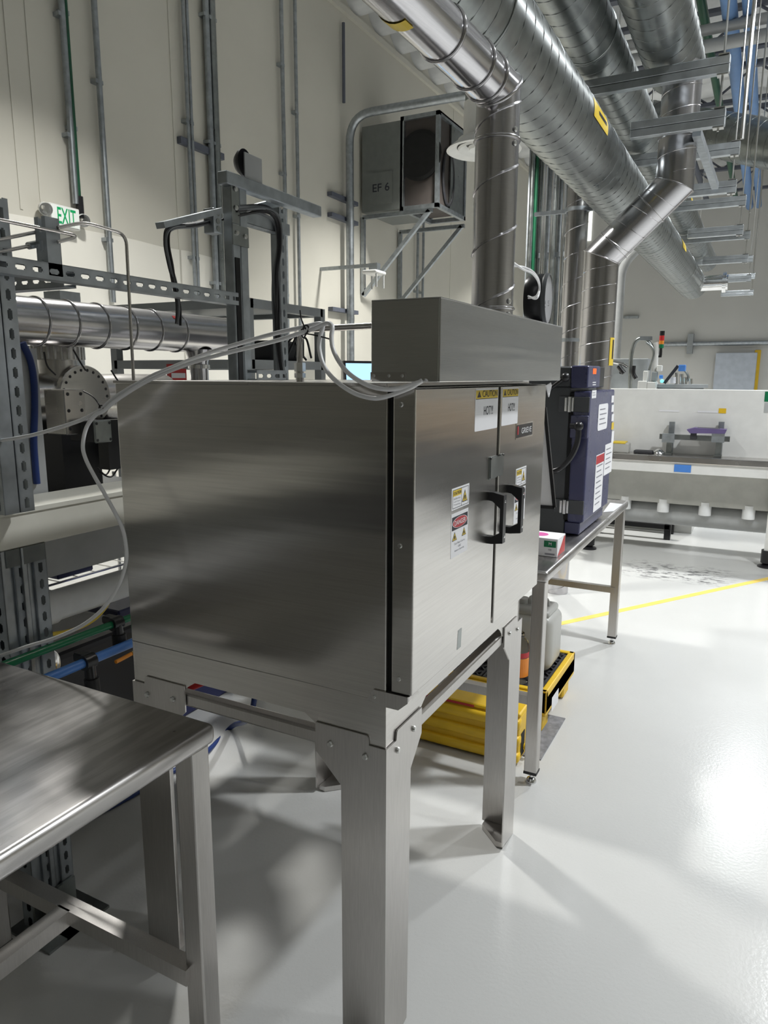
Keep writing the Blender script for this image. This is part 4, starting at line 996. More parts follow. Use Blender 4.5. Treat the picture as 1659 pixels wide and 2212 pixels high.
# low back wall panel behind the chamber equipment is the wall band itself; wire shelf under it
ws = thing('wire_shelf', 'chrome wire shelf seen below the grey trough', 'shelf', (-3.04, 2.0, 0.0))
zs = at(262, 1232, X=-2.7).z
for k in range(16): MB().cyl((-3.3, 1.2+k*0.1, zs), (-2.78, 1.2+k*0.1, zs), 0.003, n=6).build('wire', 'chrome', ws)
for x in (-3.3, -2.78): MB().cyl((x, 1.1, zs), (x, 2.9, zs), 0.006, n=6).build('edge_wire', 'chrome', ws)
for x in (-3.3, -2.78):
    for y in (1.1, 2.9): MB().cyl((x, y, 0), (x, y, 1.05), 0.0125, n=10).build('shelf_post', 'chrome', ws)

for k, (ya, yb, h, mt_, lab) in enumerate(((1.42, 1.62, 0.16, 'dark', 'black box added on the wire shelf to darken the gap, nearer the posts'), (1.75, 1.95, 0.20, 'dgrey', 'charcoal box added to darken the gap, middle of the wire shelf'), (2.1, 2.3, 0.17, 'crate', 'dark blue box added to darken the gap, far end of the wire shelf'))):
    t = thing('gap_filler_box', lab, 'box', (-2.95, (ya+yb)/2, zs))  # dark boxes added to break up the bright gap under the trough
    MB().box((-3.15, ya, zs+0.007), (-2.8, yb, zs+h), 0.006).build('case', mt_, t); MB().box((-2.802, ya+0.02, zs+0.03), (-2.797, yb-0.02, zs+h-0.03)).build('front_panel', 'black', t)

# ---- round duct with end elbow
XDc = -2.05
za, zb2 = at(200, 655, X=XDc+0.0).z, at(200, 752, X=XDc).z
zc_ = (za+zb2)/2; r_ = (za-zb2)/2*0.985
ye = at(480, 730, X=XDc).y
rd = thing('process_duct', 'steel round duct lying level behind the rack, turning down at its end', 'duct', (XDc, ye, zc_))
yy_ = [at(px, 690, X=XDc).y for px in (75, 140, 205, 265, 320, 375)]
sec = duct_run(rd, [(XDc, 0.3, zc_), (XDc, ye, zc_)], r_, 'duct', None, rings=[(0, y-0.3) for y in yy_])
MB().lathe([(r_, 0), (r_*1.02, 0.01), (r_*1.02, 0.05), (r_*0.9, 0.085), (r_*0.5, 0.1), (0, 0.1)], (XDc, ye, zc_), (0, 1, 0), 36).build('end_cap', 'duct', rd, smooth=40)
yd = at(430, 790, X=XDc).y
MB().lathe([(r_*0.75, 0.0), (r_*0.5, -0.05), (r_*0.5, -0.2)], (XDc, yd, zc_-r_*0.85), (0, 0, 1), 28).build('drop_outlet', 'duct', rd, smooth=40)
MB().cyl((XDc, yd, zc_-r_*0.85-0.06), (XDc, yd, zc_-r_*0.85-0.075), r_*0.6, n=28).build('outlet_ring', 'chrome', rd, smooth=40)
curved_label(sec[0], (XDc, at(357, 700, X=XDc).y, zc_), (0, 1, 0), r_, -0.85, -0.65, 0.03, 'red', 'sticker', e=0.001)
curved_label(sec[0], (XDc, at(365, 700, X=XDc).y, zc_), (0, 1, 0), r_, -0.85, -0.65, 0.02, 'hose', 'sticker', e=0.001)

# ---- grey shelf frame further back
sx1, sx0 = -2.25, -3.15; sy0_ = at(533, 650, X=sx1).y; sy1_ = at(690, 668, X=sx1).y
sh = thing('shelf_frame', 'grey square-tube shelving frame behind the strut rack', 'shelf', ((sx0+sx1)/2, (sy0_+sy1_)/2, 0))
zt1 = at(690, 668, X=sx1).z; zs2 = at(690, 782, X=sx1).z; sq = 0.022
for x in (sx0, sx1):
    for y in (sy0_, sy1_): MB().box((x-sq, y-sq, 0), (x+sq, y+sq, zt1)).build('post', 'gpaint', sh)
for z in (zt1, zs2):
    for x in (sx0, sx1): MB().box((x-sq, sy0_, z-2*sq), (x+sq, sy1_, z)).build('rail', 'gpaint', sh)
    for y in (sy0_, sy1_): MB().box((sx0, y-sq, z-2*sq), (sx1, y+sq, z)).build('rail', 'gpaint', sh)
MB().box((sx0, sy0_, zs2-0.02), (sx1, sy1_, zs2-0.005)).build('shelf_board', 'gpaint', sh)
MB().box((sx0, sy0_, zt1-0.02), (sx1, sy1_, zt1-0.005)).build('shelf_board', 'gpaint', sh)
pj = at(570, 765, X=-2.5)
pr = thing('equipment_case', 'dark bundled equipment with cables on the grey shelf', 'equipment', (-2.5, pj.y, zs2))
MB().box((-2.62, pj.y-0.13, zs2-0.004), (-2.34, pj.y+0.15, zs2+0.11), 0.03, 3).build('case', 'dark', pr, smooth=40)
for k in range(5): MB().tube([(-2.33+0.02*k, pj.y-0.1+0.05*k, zs2+0.02), (-2.30, pj.y+0.03*k, zs2+0.13), (-2.36, pj.y+0.12, zs2+0.08), (-2.33, pj.y+0.17, zs2+0.01)], 0.006, 6).build('cord', 'cable', pr, smooth=60)
rs = at(385, 808, X=-2.7)
t = MB().box((-2.72, rs.y-0.06, rs.z-0.06), (-2.70, rs.y+0.06, rs.z+0.05)).build('red_notice', 'red', base=(-2.7, rs.y, rs.z-0.06)); tag(t, 'small red and white notice behind the duct outlet', 'notice')
MB().box((-2.70, rs.y-0.05, rs.z-0.02), (-2.698, rs.y+0.05, rs.z+0.005)).build('white_band', 'white', t)
bx0 = at(152, 640, X=-2.6)
tag(MB().box((-2.7, bx0.y-0.05, 1.2), (-2.6, bx0.y+0.05, at(152, 630, X=-2.6).z)).build('grey_upright', 'strut', base=(-2.65, bx0.y, 1.2)), 'grey upright showing its top above the round duct', 'post')

# ---- monitor and chairs beyond the oven
mn0, mn1 = at(772, 757, X=-2.9), at(830, 830, X=-2.9)
mo = thing('computer_monitor', 'computer monitor with a lit pale blue screen behind the hood', 'monitor', (-2.9, mn0.y+0.2, 1.2))
sx_ = Vector((0.55, 0.83, 0)); ctr = Vector((-2.9, mn0.y+0.26, 1.55)); nrm = Vector((0.83, -0.55, 0.12)).normalized(); upv = nrm.cross(sx_)
MB().obox(ctr, sx_*0.27, upv*0.17, nrm*0.012).build('bezel', 'black', mo)
MB().obox(ctr+nrm*0.0125, sx_*0.25, upv*0.15, nrm*0.001).build('screen', 'screen', mo)
MB().bar(ctr-nrm*0.03, (ctr.x-0.05, ctr.y, 1.15), 0.05, 0.03).build('stand', 'black', mo); MB().box((ctr.x-0.18, ctr.y-0.15, 1.13), (ctr.x+0.08, ctr.y+0.15, 1.15)).build('stand_base', 'black', mo)
dk = thing('standing_desk', 'pale desk carrying the monitor behind the oven', 'desk', (-3.0, mn0.y+0.2, 0))
MB().box((-3.5, mn0.y-0.6, 1.10), (-2.55, mn0.y+1.2, 1.13)).build('desktop', 'wpaint', dk)
for x in (-3.4, -2.65):
    for y in (mn0.y-0.5, mn0.y+1.1): MB().box((x-0.03, y-0.03, 0), (x+0.03, y+0.03, 1.10)).build('leg', 'gpaint', dk)

# ================================================================== navy heating chamber on the second table
CY0, CY1, CX0, CXF = 3.2, 3.765, -1.36, -0.673
ZT2 = 0.885
ch = thing('heating_chamber', 'navy and charcoal benchtop heating chamber with papers taped to its door', 'chamber', ((CX0+CXF)/2, (CY0+CY1)/2, ZT2))
MB().box((CX0, CY0+0.012, ZT2), (-0.762, CY1-0.01, 1.555), 0.006, 2).build('cabinet', 'dgrey', ch)
MB().box((-0.762, CY0+0.02, ZT2+0.008), (-0.692, CY1-0.02, 0.948), 0.004).build('plinth', 'navy', ch)
cdr = MB().box((-0.746, CY0, 0.952), (CXF, CY1, 1.538), 0.008, 2).build('door', 'navy', ch)
MB().box((-0.764, CY0+0.006, 0.96), (-0.744, CY1-0.006, 1.53)).build('door_gasket', 'gap', ch)
hy = at(1308, 800, X=-0.688).y; hy2 = at(1297, 800, X=-0.688).y
hc = MB().box((-0.762, CY0+0.004, 1.552), (-0.688, hy2, 1.648), 0.004).build('control_head', 'navy', ch)
MB().box((-0.762, hy2, 1.552), (-0.692, hy, 1.646), 0.003).build('control_end', 'black', ch)
MB().box((CX0, CY0+0.012, 1.555), (-0.762, CY1-0.01, 1.645), 0.006).build('top_housing', 'dgrey', ch)
MB().box((-0.688, at(1281, 800, X=-0.688).y, at(1284, 808, X=-0.688).z), (-0.687, at(1288, 800, X=-0.688).y, at(1284, 796, X=-0.688).z)).build('display', 'display', hc)
for py in (825, 830): MB().box((-0.688, at(1280, py, X=-0.688).y, at(1284, py+2, X=-0.688).z), (-0.6875, at(1287, py, X=-0.688).y, at(1284, py, X=-0.688).z)).build('small_print', 'white', hc)
# hinges on the near side
for py0, py1, dx in ((857, 890, 0), (1080, 1110, -0.022)):
    z1_, z0_ = at(1232, py0, Y=CY0).z, at(1232, py1, Y=CY0).z; xh = -0.760
    hg = MB().box((xh-0.05, CY0-0.004, z0_), (xh+0.085, CY0+0.014, z1_), 0.002).build('hinge', 'dgrey', ch)
    for k, (a, c) in enumerate(((-0.022, -0.008), (-0.007, 0.008), (0.009, 0.02))):
        MB().cyl((xh+(a+c)/2, CY0-0.010, z0_+0.004*(k != 1)), (xh+(a+c)/2, CY0-0.010, z1_-0.004*(k != 1)), (c-a)/2, n=12).build('knuckle', 'chrome', hg, smooth=40)
# lever latch
bl = at(1250, 921, Y=CY0-0.05)
lv = MB(); lv.sphere(bl, 0.021); lv.tube([bl, at(1249, 945, Y=CY0-0.05), at(1243, 968, Y=CY0-0.05), at(1230, 992, Y=CY0-0.055), at(1210, 1012, Y=CY0-0.06), at(1191, 1019, Y=CY0-0.06)], 0.0125, 12)
lo_ = lv.build('latch_lever', 'black', ch, smooth=60)
MB().box((bl.x-0.045, CY0-0.014, bl.z-0.055), (bl.x+0.032, CY0+0.004, bl.z+0.045), 0.003).build('latch_plate', 'navy', ch)
MB().cyl((bl.x-0.04, CY0-0.035, bl.z), (bl.x+0.015, CY0-0.035, bl.z), 0.012, n=12).build('latch_pin', 'black', ch, smooth=40)
MB().cyl((bl.x, CY0-0.05, bl.z), (bl.x, CY0, bl.z), 0.012, n=12).build('latch_hub', 'black', ch, smooth=40)
# black ball knob on a rod at the top
kb = at(1221, 815, Y=CY0-0.05)
kn = MB(); kn.sphere(kb, 0.02); kn.cyl(kb, at(1178, 848, Y=CY0-0.06), 0.009, n=10); kn.cyl(kb, (kb.x, CY0+0.02, kb.z), 0.008, n=10)
kn.build('ball_knob', 'black', ch, smooth=60)
def paper(px, label, name='paper_sheet', mat='white', X=CXF, lines=0, rnd=0.0, head=None):
    v = [at(x, y, X=X) for x, y in px]
    y0, y1, z0, z1 = (v[0].y+v[3].y)/2, (v[1].y+v[2].y)/2, (v[2].z+v[3].z)/2, (v[0].z+v[1].z)/2
    pl_ = rrect(y0, y1, z0, z1, rnd) if rnd else [(y0, z0), (y1, z0), (y1, z1), (y0, z1)]
    t = MB().prism([(X+0.0005, y, z) for y, z in pl_], (0.0008, 0, 0)).build(name, mat, base=(X, (y0+y1)/2, z0)); tag(t, label, 'paper')
    for k in range(lines):
        zz_ = z1-(z1-z0)*(k+1.2)/(lines+1.4)
        MB().box((X+0.0013, y0+(y1-y0)*0.15, zz_), (X+0.0017, y0+(y1-y0)*(0.7+0.15*(k % 2)), zz_+(z1-z0)*0.22/(lines+1))).build('text_line', 'ink_grey', t)
    if head: MB().box((X+0.0013, y0+0.004, z1-(z1-z0)*0.16), (X+0.0018, y1-0.004, z1-0.004)).build('coloured_header', head, t)
    return t
paper([(1292, 874), (1313, 871), (1311, 926), (1291, 930)], 'white paper notice with rounded corners, topmost on the chamber door', lines=4, rnd=0.02)
paper([(1288, 985), (1305, 976), (1298, 1095), (1280, 1107)], 'tall narrow white sheet with a pink header on the chamber door', lines=9, head='label_red')
paper([(1307, 962), (1323, 954), (1321, 1016), (1303, 1030)], 'short white sheet overlapping the tall one on the chamber door', lines=5)
paper([(1278, 844), (1288, 842), (1287, 859), (1278, 861)], 'tiny white sticker at the top corner of the chamber door', 'sticker', lines=2)
for k, (ya, yb) in enumerate(((855, 870), (875, 890), (895, 910), (913, 928), (932, 955))):
    t = paper([(1321, ya), (1326, ya-1), (1325, yb-1), (1320, yb)], ['white label at the top of the column on the chamber door edge', 'second label down the chamber door edge', 'middle label of five on the chamber door edge', 'fourth label down, with yellow, on the chamber door edge', 'lowest and longest label of the column on the chamber door edge'][k], 'edge_label', 'label_yellow' if k == 3 else 'white')

# ---- hanging white board with a black rim at the oven side of the chamber
YBd = 2.62
tr, brn = at(1177, 880, Y=YBd), at(1198, 1096, Y=YBd)
hb = thing('hanging_board', 'white board with a black rim leaning between the oven and the chamber', 'board', (tr.x, YBd, ZT2))
lft = Vector((-0.22, 0, -0.004))
MB().prism([brn, tr, tr+lft, brn+lft], (0, 0.006, 0)).build('panel', 'white', hb)
MB().bar(tr, brn, 0.012, 0.012, (0, 1, 0)).build('rim', 'black', hb); MB().bar(brn, brn+lft, 0.012, 0.012, (0, 1, 0)).build('rim', 'black', hb)
MB().box((brn.x-0.20, YBd-0.012, ZT2), (brn.x-0.17, YBd+0.012, brn.z+0.1)).build('easel_leg', 'black', hb)

# ---- glove box and loose papers on the table
gx1, gy0 = at(1203, 1205, Z=ZT2).x, at(1203, 1205, Z=ZT2).y
gz1 = at(1203, 1165, Y=gy0).z
gl = thing('glove_box', 'white and pink cardboard glove dispenser box marked M', 'box', (gx1-0.11, gy0+0.06, ZT2))
gy1 = gy0+0.125; gx0 = gx1-0.23
MB().box((gx0, gy0, ZT2+0.001), (gx1, gy1, gz1), 0.001).build('carton', 'white', gl)
MB().lathe([(0.035, 0), (0.035, 0.0006), (0, 0.0006)], (gx0+0.14, (gy0+gy1)/2, gz1), (0, 0, 1), 20).build('dispenser_slot', plain('pink_print', (0.6, 0.12, 0.35), 0.5), gl)
MB().box((gx1-0.055, gy0-0.0006, gz1-0.036), (gx1-0.006, gy0, gz1-0.010)).build('size_mark', 'green', gl)
lettering('M', (gx1-0.03, gy0-0.0006, gz1-0.022), (1, 0, 0), (0, 0, 1), 0.012, 'white', gl, bold=0.01)
lettering('100', (gx1-0.03, gy0, gz1-0.046), (1, 0, 0), (0, 0, 1), 0.007, 'ink', gl)
MB().box((gx1-0.05, gy0-0.0006, ZT2+0.008), (gx1-0.01, gy0, ZT2+0.015)).build('text_line', 'ink_grey', gl)
MB().prism([(gx1+0.0006, gy0+0.006, ZT2+0.004), (gx1+0.0006, gy1-0.006, ZT2+0.004), (gx1+0.0006, gy1-0.006, gz1-0.006), (gx1+0.0006, gy1-0.025, gz1-0.006)], (0.0004, 0, 0)).build('red_panel', 'red', gl)
MB().box((gx1, gy0+0.015, ZT2+0.03), (gx1+0.0005, gy1-0.05, gz1-0.01)).build('white_panel', 'white', gl)
p = [at(x, y, Z=ZT2+0.001) for x, y in ((1303, 1107), (1325, 1105), (1345, 1090), (1318, 1087))]
tag(MB().prism(p, (0, 0, 0.003)).build('loose_papers', 'white', base=p[0]), 'loose white papers at the far end of the chamber table', 'paper')

# ---- round black pressure gauge on the hood
gc = at(1166, 648, X=-0.60)
gg = thing('pressure_gauge', 'round black pressure gauge with a clear lens on top of the hood', 'gauge', (gc.x, gc.y, HZ1))
rg_ = gc.z-HZ1-0.003
MB().lathe([(0, -0.035), (rg_*0.9, -0.035), (rg_, -0.02), (rg_, 0.012), (rg_*0.97, 0.016)], gc, (1, 0.10, 0), 40).build('case', 'black', gg, smooth=40)
MB().lathe([(rg_*0.95, 0.012), (rg_*0.98, 0.02), (rg_*0.94, 0.028), (0, 0.030)], gc, (1, 0.10, 0), 40).build('lens', 'clear', gg, smooth=40)
MB().lathe([(rg_*0.9, 0.013), (0, 0.013)], gc, (1, 0.10, 0), 40).build('dial', 'white', gg)
MB().lathe([(rg_*0.99, 0.014), (rg_*1.03, 0.018), (rg_*1.0, 0.026), (rg_*0.95, 0.027)], gc, (1, 0.10, 0), 40).build('bezel', 'dgrey', gg, smooth=40)
lettering('25', gc+Vector((0.0135, -0.004, -0.01)), (0.15, 1, 0), (0, 0, 1), 0.016, 'ink', gg, thick=0.001)
MB().box((gc.x-0.03, gc.y-0.02, HZ1+0.002), (gc.x+0.01, gc.y+0.02, gc.z-rg_+0.004)).build('mount', 'black', gg)
for k, o_ in enumerate((0, 0.007)):
    P = [Vector((ex[0]+0.045, ex[1]+0.02, at(1108, 576, X=-0.58).z+o_))] + [at(x, y+k*5, X=-0.57+o_) for x, y in ((1130, 577), (1150, 586), (1163, 604), (1165, 624), (1158, 640))] + [gc+Vector((-0.02, -rg_*0.8, 0.0+o_))]
    MB().tube(P, 0.0028, 8).build('sensing_tube', 'tube', gg, smooth=60)

# ================================================================== floor mat, spill pallets, jugs
tag(MB().box((-1.15, 2.765, 0.0), (-0.700, 3.19, 0.006), 0.002).build('floor_mat', plain('grey_felt', (0.20, 0.20, 0.21), 0.9, bmp=0.3, var=0.25, scale=30)), 'grey felt mat sticking out beside the yellow pallet', 'mat')
def pallet(x0, x1, y0, y1, h, label, grate):
    t = thing('spill_pallet', label, 'pallet', ((x0+x1)/2, (y0+y1)/2, 0.006)); z0 = 0.006
    if grate:
        MB().box((x0, y0, z0+h*0.42), (x1, y1, z0+h-0.012), 0.01, 2).build('sump', 'yellow', t)
        for xx in (x0+0.02, (x0+x1)/2-0.06, x1-0.13):
            for yy in (y0+0.02, y1-0.13): MB().box((xx, yy, z0), (xx+0.11, yy+0.11, z0+h*0.43), 0.008).build('foot', 'yellow', t)
        for a, c in (((x0, y0), (x1, y0+0.03)), ((x0, y1-0.03), (x1, y1)), ((x0, y0), (x0+0.03, y1)), ((x1-0.03, y0), (x1, y1))):
            MB().box((a[0], a[1], z0+h*0.5), (c[0], c[1], z0+h+0.008), 0.006, 2).build('rim', 'yellow', t)
        n = 3; gw = (x1-x0-0.06)/n
        for k in range(n):
            g = MB(); ga, gb_ = x0+0.03+k*gw+0.003, x0+0.03+(k+1)*gw-0.003; ya, yb = y0+0.033, y1-0.033; zt_g = z0+h+0.002
            g.box((ga, ya, zt_g-0.012), (gb_, ya+0.012, zt_g)); g.box((ga, yb-0.012, zt_g-0.012), (gb_, yb, zt_g)); g.box((ga, ya, zt_g-0.012), (ga+0.012, yb, zt_g)); g.box((gb_-0.012, ya, zt_g-0.012), (gb_, yb, zt_g))
            g.box((ga, ya, zt_g-0.016), (gb_, yb, zt_g-0.011))
            m_ = 6
            for i in range(-m_, m_):
                for s_ in (-1, 1):
                    pa_ = [];   # diagonal lattice bars clipped to the frame
                    xa = ga; ya_ = ya + (yb-ya)*(i/m_ if s_ > 0 else (i+m_)/m_); slope = s_*(yb-ya)/m_*(m_/3)/(gb_-ga)*2
                    pts_ = []
                    for tt in range(25):
                        X_ = ga+(gb_-ga)*tt/24; Y_ = ya_+slope*(X_-ga)
                        if ya <= Y_ <= yb: pts_.append((X_, Y_))
                    if len(pts_) > 2: g.bar((pts_[0][0], pts_[0][1], zt_g-0.005), (pts_[-1][0], pts_[-1][1], zt_g-0.005), 0.007, 0.01)
            g.build('grating', 'dark', t)
        MB().box((x1+0.0, y0+0.10, z0+h*0.35), (x1+0.001, y0+0.22, z0+h*0.7)).build('white_label', 'white', t)
    else:
        MB().box((x0, y0+0.02, z0), (x1, y1, z0+h*0.93), 0.01, 2).build('sump', 'yellow', t)
        for zf in (0.03, 0.36, 0.70):
            MB().box((x0-0.01, y0, z0+h*zf), (x1+0.006, y0+0.05, z0+h*(zf+0.20)), 0.014, 3).build('rib', 'yellow', t, smooth=40)
        MB().box((x0, y0+0.02, z0+h*0.92), (x1+0.004, y1, z0+h), 0.01, 2).build('top_lip', 'yellow', t)
        MB().box((x0+0.02, y0+0.018, z0+h*0.935), (x1-0.2, y0+0.022, z0+h*0.975)).build('red_stripe', 'red', t)
        for yy in (y0+0.05, y1-0.09): MB().box((x1-0.02, yy, z0+0.02), (x1+0.002, yy+0.05, z0+h*0.55)).build('fork_pocket', 'gap', t)
        MB().cyl((x1+0.004, y0+0.09, z0+0.05), (x1+0.03, y0+0.09, z0+0.05), 0.014, n=12).build('drain_plug', 'yellow', t, smooth=40)
    return t
pallet(-1.68, -0.775, 2.66, 2.92, 0.225, 'yellow ribbed sump pallet with a red stripe under the oven end of the table', False)
pallet(-1.68, -0.742, 2.975, 3.52, 0.20, 'yellow spill pallet with black gratings carrying the plastic carboy', True)
zg_ = 0.21
jg = thing('plastic_carboy', 'translucent white plastic carboy standing on the grated pallet', 'carboy', (-0.90, 3.30, zg_))
jb_ = MB(); jb_.box((-1.02, 3.18, zg_), (-0.785, 3.41, zg_+0.275), 0.045, 5); jb_.build('body', 'jug', jg, smooth=50)
MB().box((-1.0, 3.2, zg_+0.262), (-0.805, 3.39, zg_+0.30), 0.03, 4).build('shoulder', 'jug', jg, smooth=50)
MB().cyl((-0.96, 3.29, zg_+0.295), (-0.96, 3.29, zg_+0.325), 0.028, n=18).build('cap', 'jug', jg, smooth=40)
MB().sweep(fillet([(-0.93, 3.295, zg_+0.295), (-0.925, 3.295, zg_+0.335), (-0.84, 3.295, zg_+0.335), (-0.835, 3.295, zg_+0.295)], 0.02), 0.01, 8).build('grip', 'jug', jg, smooth=60)
bt = thing('clear_bottle', 'clear glass bottle with a red and orange label beside the carboy', 'bottle', (-0.90, 2.94+0.10, zg_))
MB().lathe([(0, 0), (0.045, 0), (0.05, 0.008), (0.05, 0.17), (0.04, 0.20), (0.025, 0.215), (0.025, 0.235), (0, 0.235)], (-0.90, 3.045, zg_), (0, 0, 1), 28).build('glass', 'clear', bt, smooth=40)
curved_label(bt, (-0.90, 3.045, zg_+0.08), (0, 0, 1), 0.05, -2.4, 0.8, 0.09, 'amber', 'label_wrap', 16, 0.001)
curved_label(bt, (-0.90, 3.045, zg_+0.14), (0, 0, 1), 0.05, -2.4, 0.8, 0.025, 'label_red', 'label_wrap', 16, 0.001)

# ================================================================== white sink bench across the hall
YL = 6.6; bx0_, bx1_ = -1.62, 0.78
zq = lambda py, Y=YL: at(1500, py, Y=Y).z
sb = thing('sink_bench', 'long white wet bench with a tall splash panel and steel front edge', 'bench', (-0.4, 6.9, 0))
MB().box((bx0_, 6.83, zq(985)-0.02), (bx1_, 6.90, at(1500, 841, Y=6.83).z), 0.004).build('splash_panel', 'wpaint', sb)
MB().box((bx0_, YL, zq(1003)), (bx1_, 6.84, zq(988)), 0.008, 3).build('ledge', 'steel', sb)
MB().box((bx0_, YL+0.015, zq(1025)), (bx1_, 6.84, zq(1003))).build('apron', 'wpaint', sb)
MB().box((bx0_, YL+0.22, zq(1092, YL+0.22)), (bx1_, 7.4, zq(1024))).build('lower_panel', plain('grey_beige_paint', (0.46, 0.46, 0.43), 0.4), sb)
zpp = at(1500, 1112, Y=7.0).z
MB().cyl((bx0_, 6.98, zpp), (bx1_, 6.98, zpp), 0.105, n=28).build('drain_pipe', 'pvc', sb, smooth=40)
for px in (1350, 1432, 1523, 1618):
    xx = at(px, 1100, Y=6.86).x; MB().cyl((xx, 6.86, zpp+0.03), (xx, 6.86, zq(1085, 6.86)+0.01), 0.052, n=20).build('drain_stub', 'wpvc', sb, smooth=40)
for xx in (-1.56, 0.70):
    for yy in (6.66, 7.35):
        lg = MB().box((xx-0.025, yy-0.025, 0.10), (xx+0.025, yy+0.025, zq(1025))).build('leg', 'wpaint', sb)
        MB().lathe([(0.055, 0), (0.055, 0.01), (0.025, 0.03), (0.04, 0.035), (0.04, 0.12), (0, 0.12)], (xx, yy, 0), (0, 0, 1), 16).build('foot', 'black', lg, smooth=40)
fxx = at(1272, 1185, Z=0); 
lg = MB().box((fxx.x-0.03, fxx.y-0.03, 0.10), (fxx.x+0.03, fxx.y+0.03, zq(1025))).build('leg', 'wpaint', sb)
MB().lathe([(0.07, 0), (0.07, 0.012), (0.03, 0.03), (0.05, 0.04), (0.05, 0.15), (0, 0.15)], (fxx.x, fxx.y, 0), (0, 0, 1), 16).build('foot', 'black', lg, smooth=40)
fx2 = at(1655, 1225, Z=0); MB().lathe([(0.07, 0), (0.07, 0.012), (0.03, 0.03), (0.05, 0.04), (0.05, 0.15), (0, 0.15)], (fx2.x, fx2.y, 0), (0, 0, 1), 16).build('foot', 'black', MB().box((fx2.x-0.03, fx2.y-0.03, 0.10), (fx2.x+0.03, fx2.y+0.03, zq(1025))).build('leg', 'wpaint', sb), smooth=40)
f0, f1 = at(1346, 1126, Y=7.5), at(1443, 1133, Y=7.5)
fr_ = thing('black_frame', 'low black steel frame standing under the white bench', 'frame', ((f0.x+f1.x)/2, 7.6, 0))
MB().box((f0.x-0.3, 7.48, f1.z-0.05), (f1.x+0.02, 7.54, f1.z), 0.004).build('rail', 'black', fr_)
for xx in (f0.x-0.28, f1.x): MB().box((xx-0.03, 7.48, 0), (xx+0.03, 7.54, f1.z)).build('leg', 'black', fr_); MB().box((xx-0.03, 7.78, 0), (xx+0.03, 7.84, f1.z)).build('leg', 'black', fr_)
MB().box((f0.x-0.3, 7.78, f1.z-0.05), (f1.x+0.02, 7.84, f1.z), 0.004).build('rail', 'black', fr_)
# tape, notes and marks on the bench
def stick(px0, py0, px1, py1, Y, mat, label, name='tape_label', txt=None):
    a, c = at(px0, py0, Y=Y), at(px1, py1, Y=Y)
    t = tag(MB().box((a.x, Y-0.002, c.z), (c.x, Y, a.z)).build(name, mat, base=((a.x+c.x)/2, Y, c.z)), label, 'label')
    if txt: lettering(txt, ((a.x+c.x)/2-0.03, Y-0.002, a.z-0.03), (1, 0, 0), (0, 0, 1), 0.025, 'white', t, thick=0.001)
stick(1457, 1003, 1492, 1021, YL+0.013, 'blue', 'blue tape patch on the white bench apron')
stick(1553, 882, 1568, 893, 6.829, 'yellow', 'yellow sticky note on the white splash panel', 'sticky_note')
stick(1653, 846, 1676, 868, 6.829, 'green', 'green square sign on the white splash panel', 'green_sign')
stick(1652, 870, 1676, 892, 6.829, 'pvc', 'grey square sign below the green one on the splash panel', 'grey_sign')
stick(1424, 885, 1466, 890, 6.829, 'white', 'long white paper arrow label on the splash panel, further from the sticky note', 'arrow_label')
stick(1507, 887, 1550, 892, 6.829, 'white', 'long white paper arrow label next to the sticky note', 'arrow_label')
# aluminium profile fixture standing on the ledge
YA = 6.72; zl = zq(988)
fx_ = thing('profile_fixture', 'aluminium profile fixture standing on the bench ledge', 'fixture', (at(1500, 985, Y=YA).x, YA, zl))
for px in (1446, 1553):
    x = at(px, 960, Y=YA).x
    MB().box((x-0.022, YA-0.022, zl), (x+0.022, YA+0.022, at(px, 940, Y=YA).z)).build('upright', 'zinc', fx_)
    MB().box((x-0.03, YA-0.06, zl), (x+0.03, YA+0.04, zl+0.02)).build('foot_bracket', 'zinc', fx_)
    MB().box((x-0.02, YA+0.045, zl), (x+0.025, YA+0.085, at(px, 911, Y=YA+0.06).z)).build('rear_upright', 'strut', fx_)
    MB().box((x-0.06, YA-0.05, at(px, 955, Y=YA).z), (x+0.04, YA-0.02, at(px, 936, Y=YA).z)).build('corner_bracket', 'strut', fx_)
x0a, x1a = at(1425, 945, Y=YA).x, at(1577, 945, Y=YA).x
MB().box((x0a, YA-0.02, at(1500, 951, Y=YA).z), (x1a, YA+0.02, at(1500, 940, Y=YA).z)).build('crossbar', 'zinc', fx_)
zc_b = at(1500, 940, Y=YA).z
pu = tag(MB().prism([at(1483, 928, Y=YA-0.07), at(1500, 924, Y=YA-0.07), at(1570, 928, Y=YA-0.07), at(1566, 937, Y=YA-0.07), at(1490, 936, Y=YA-0.07)], (0, 0.12, 0)).build('purple_tray', 'purple', base=(x0a, YA, zc_b)), 'purple tray lying on the aluminium profile fixture', 'tray')
MB().box((at(1500, 928, Y=YA-0.05).x, YA-0.06, at(1500, 927, Y=YA).z), (at(1555, 928, Y=YA-0.05).x, YA+0.04, at(1500, 923, Y=YA).z), 0.008).build('insert', 'dark', pu)
MB().box((at(1492, 945, Y=YA).x, YA-0.05, at(1500, 948, Y=YA).z), (at(1505, 945, Y=YA).x, YA-0.02, at(1500, 933, Y=YA).z)).build('slide_block', 'dark', fx_)
tb = at(1345, 975, Y=YA)
tw = thing('parts_tub', 'small clear tub with a yellow rim on the bench ledge', 'tub', (tb.x, YA, zl))
MB().box((tb.x-0.08, YA-0.06, zl), (tb.x+0.06, YA+0.05, zl+0.09), 0.012, 2).build('tub', 'jug', tw); MB().box((tb.x-0.085, YA-0.065, zl+0.082), (tb.x+0.03, YA+0.055, zl+0.10), 0.004).build('rim', 'label_yellow', tw)
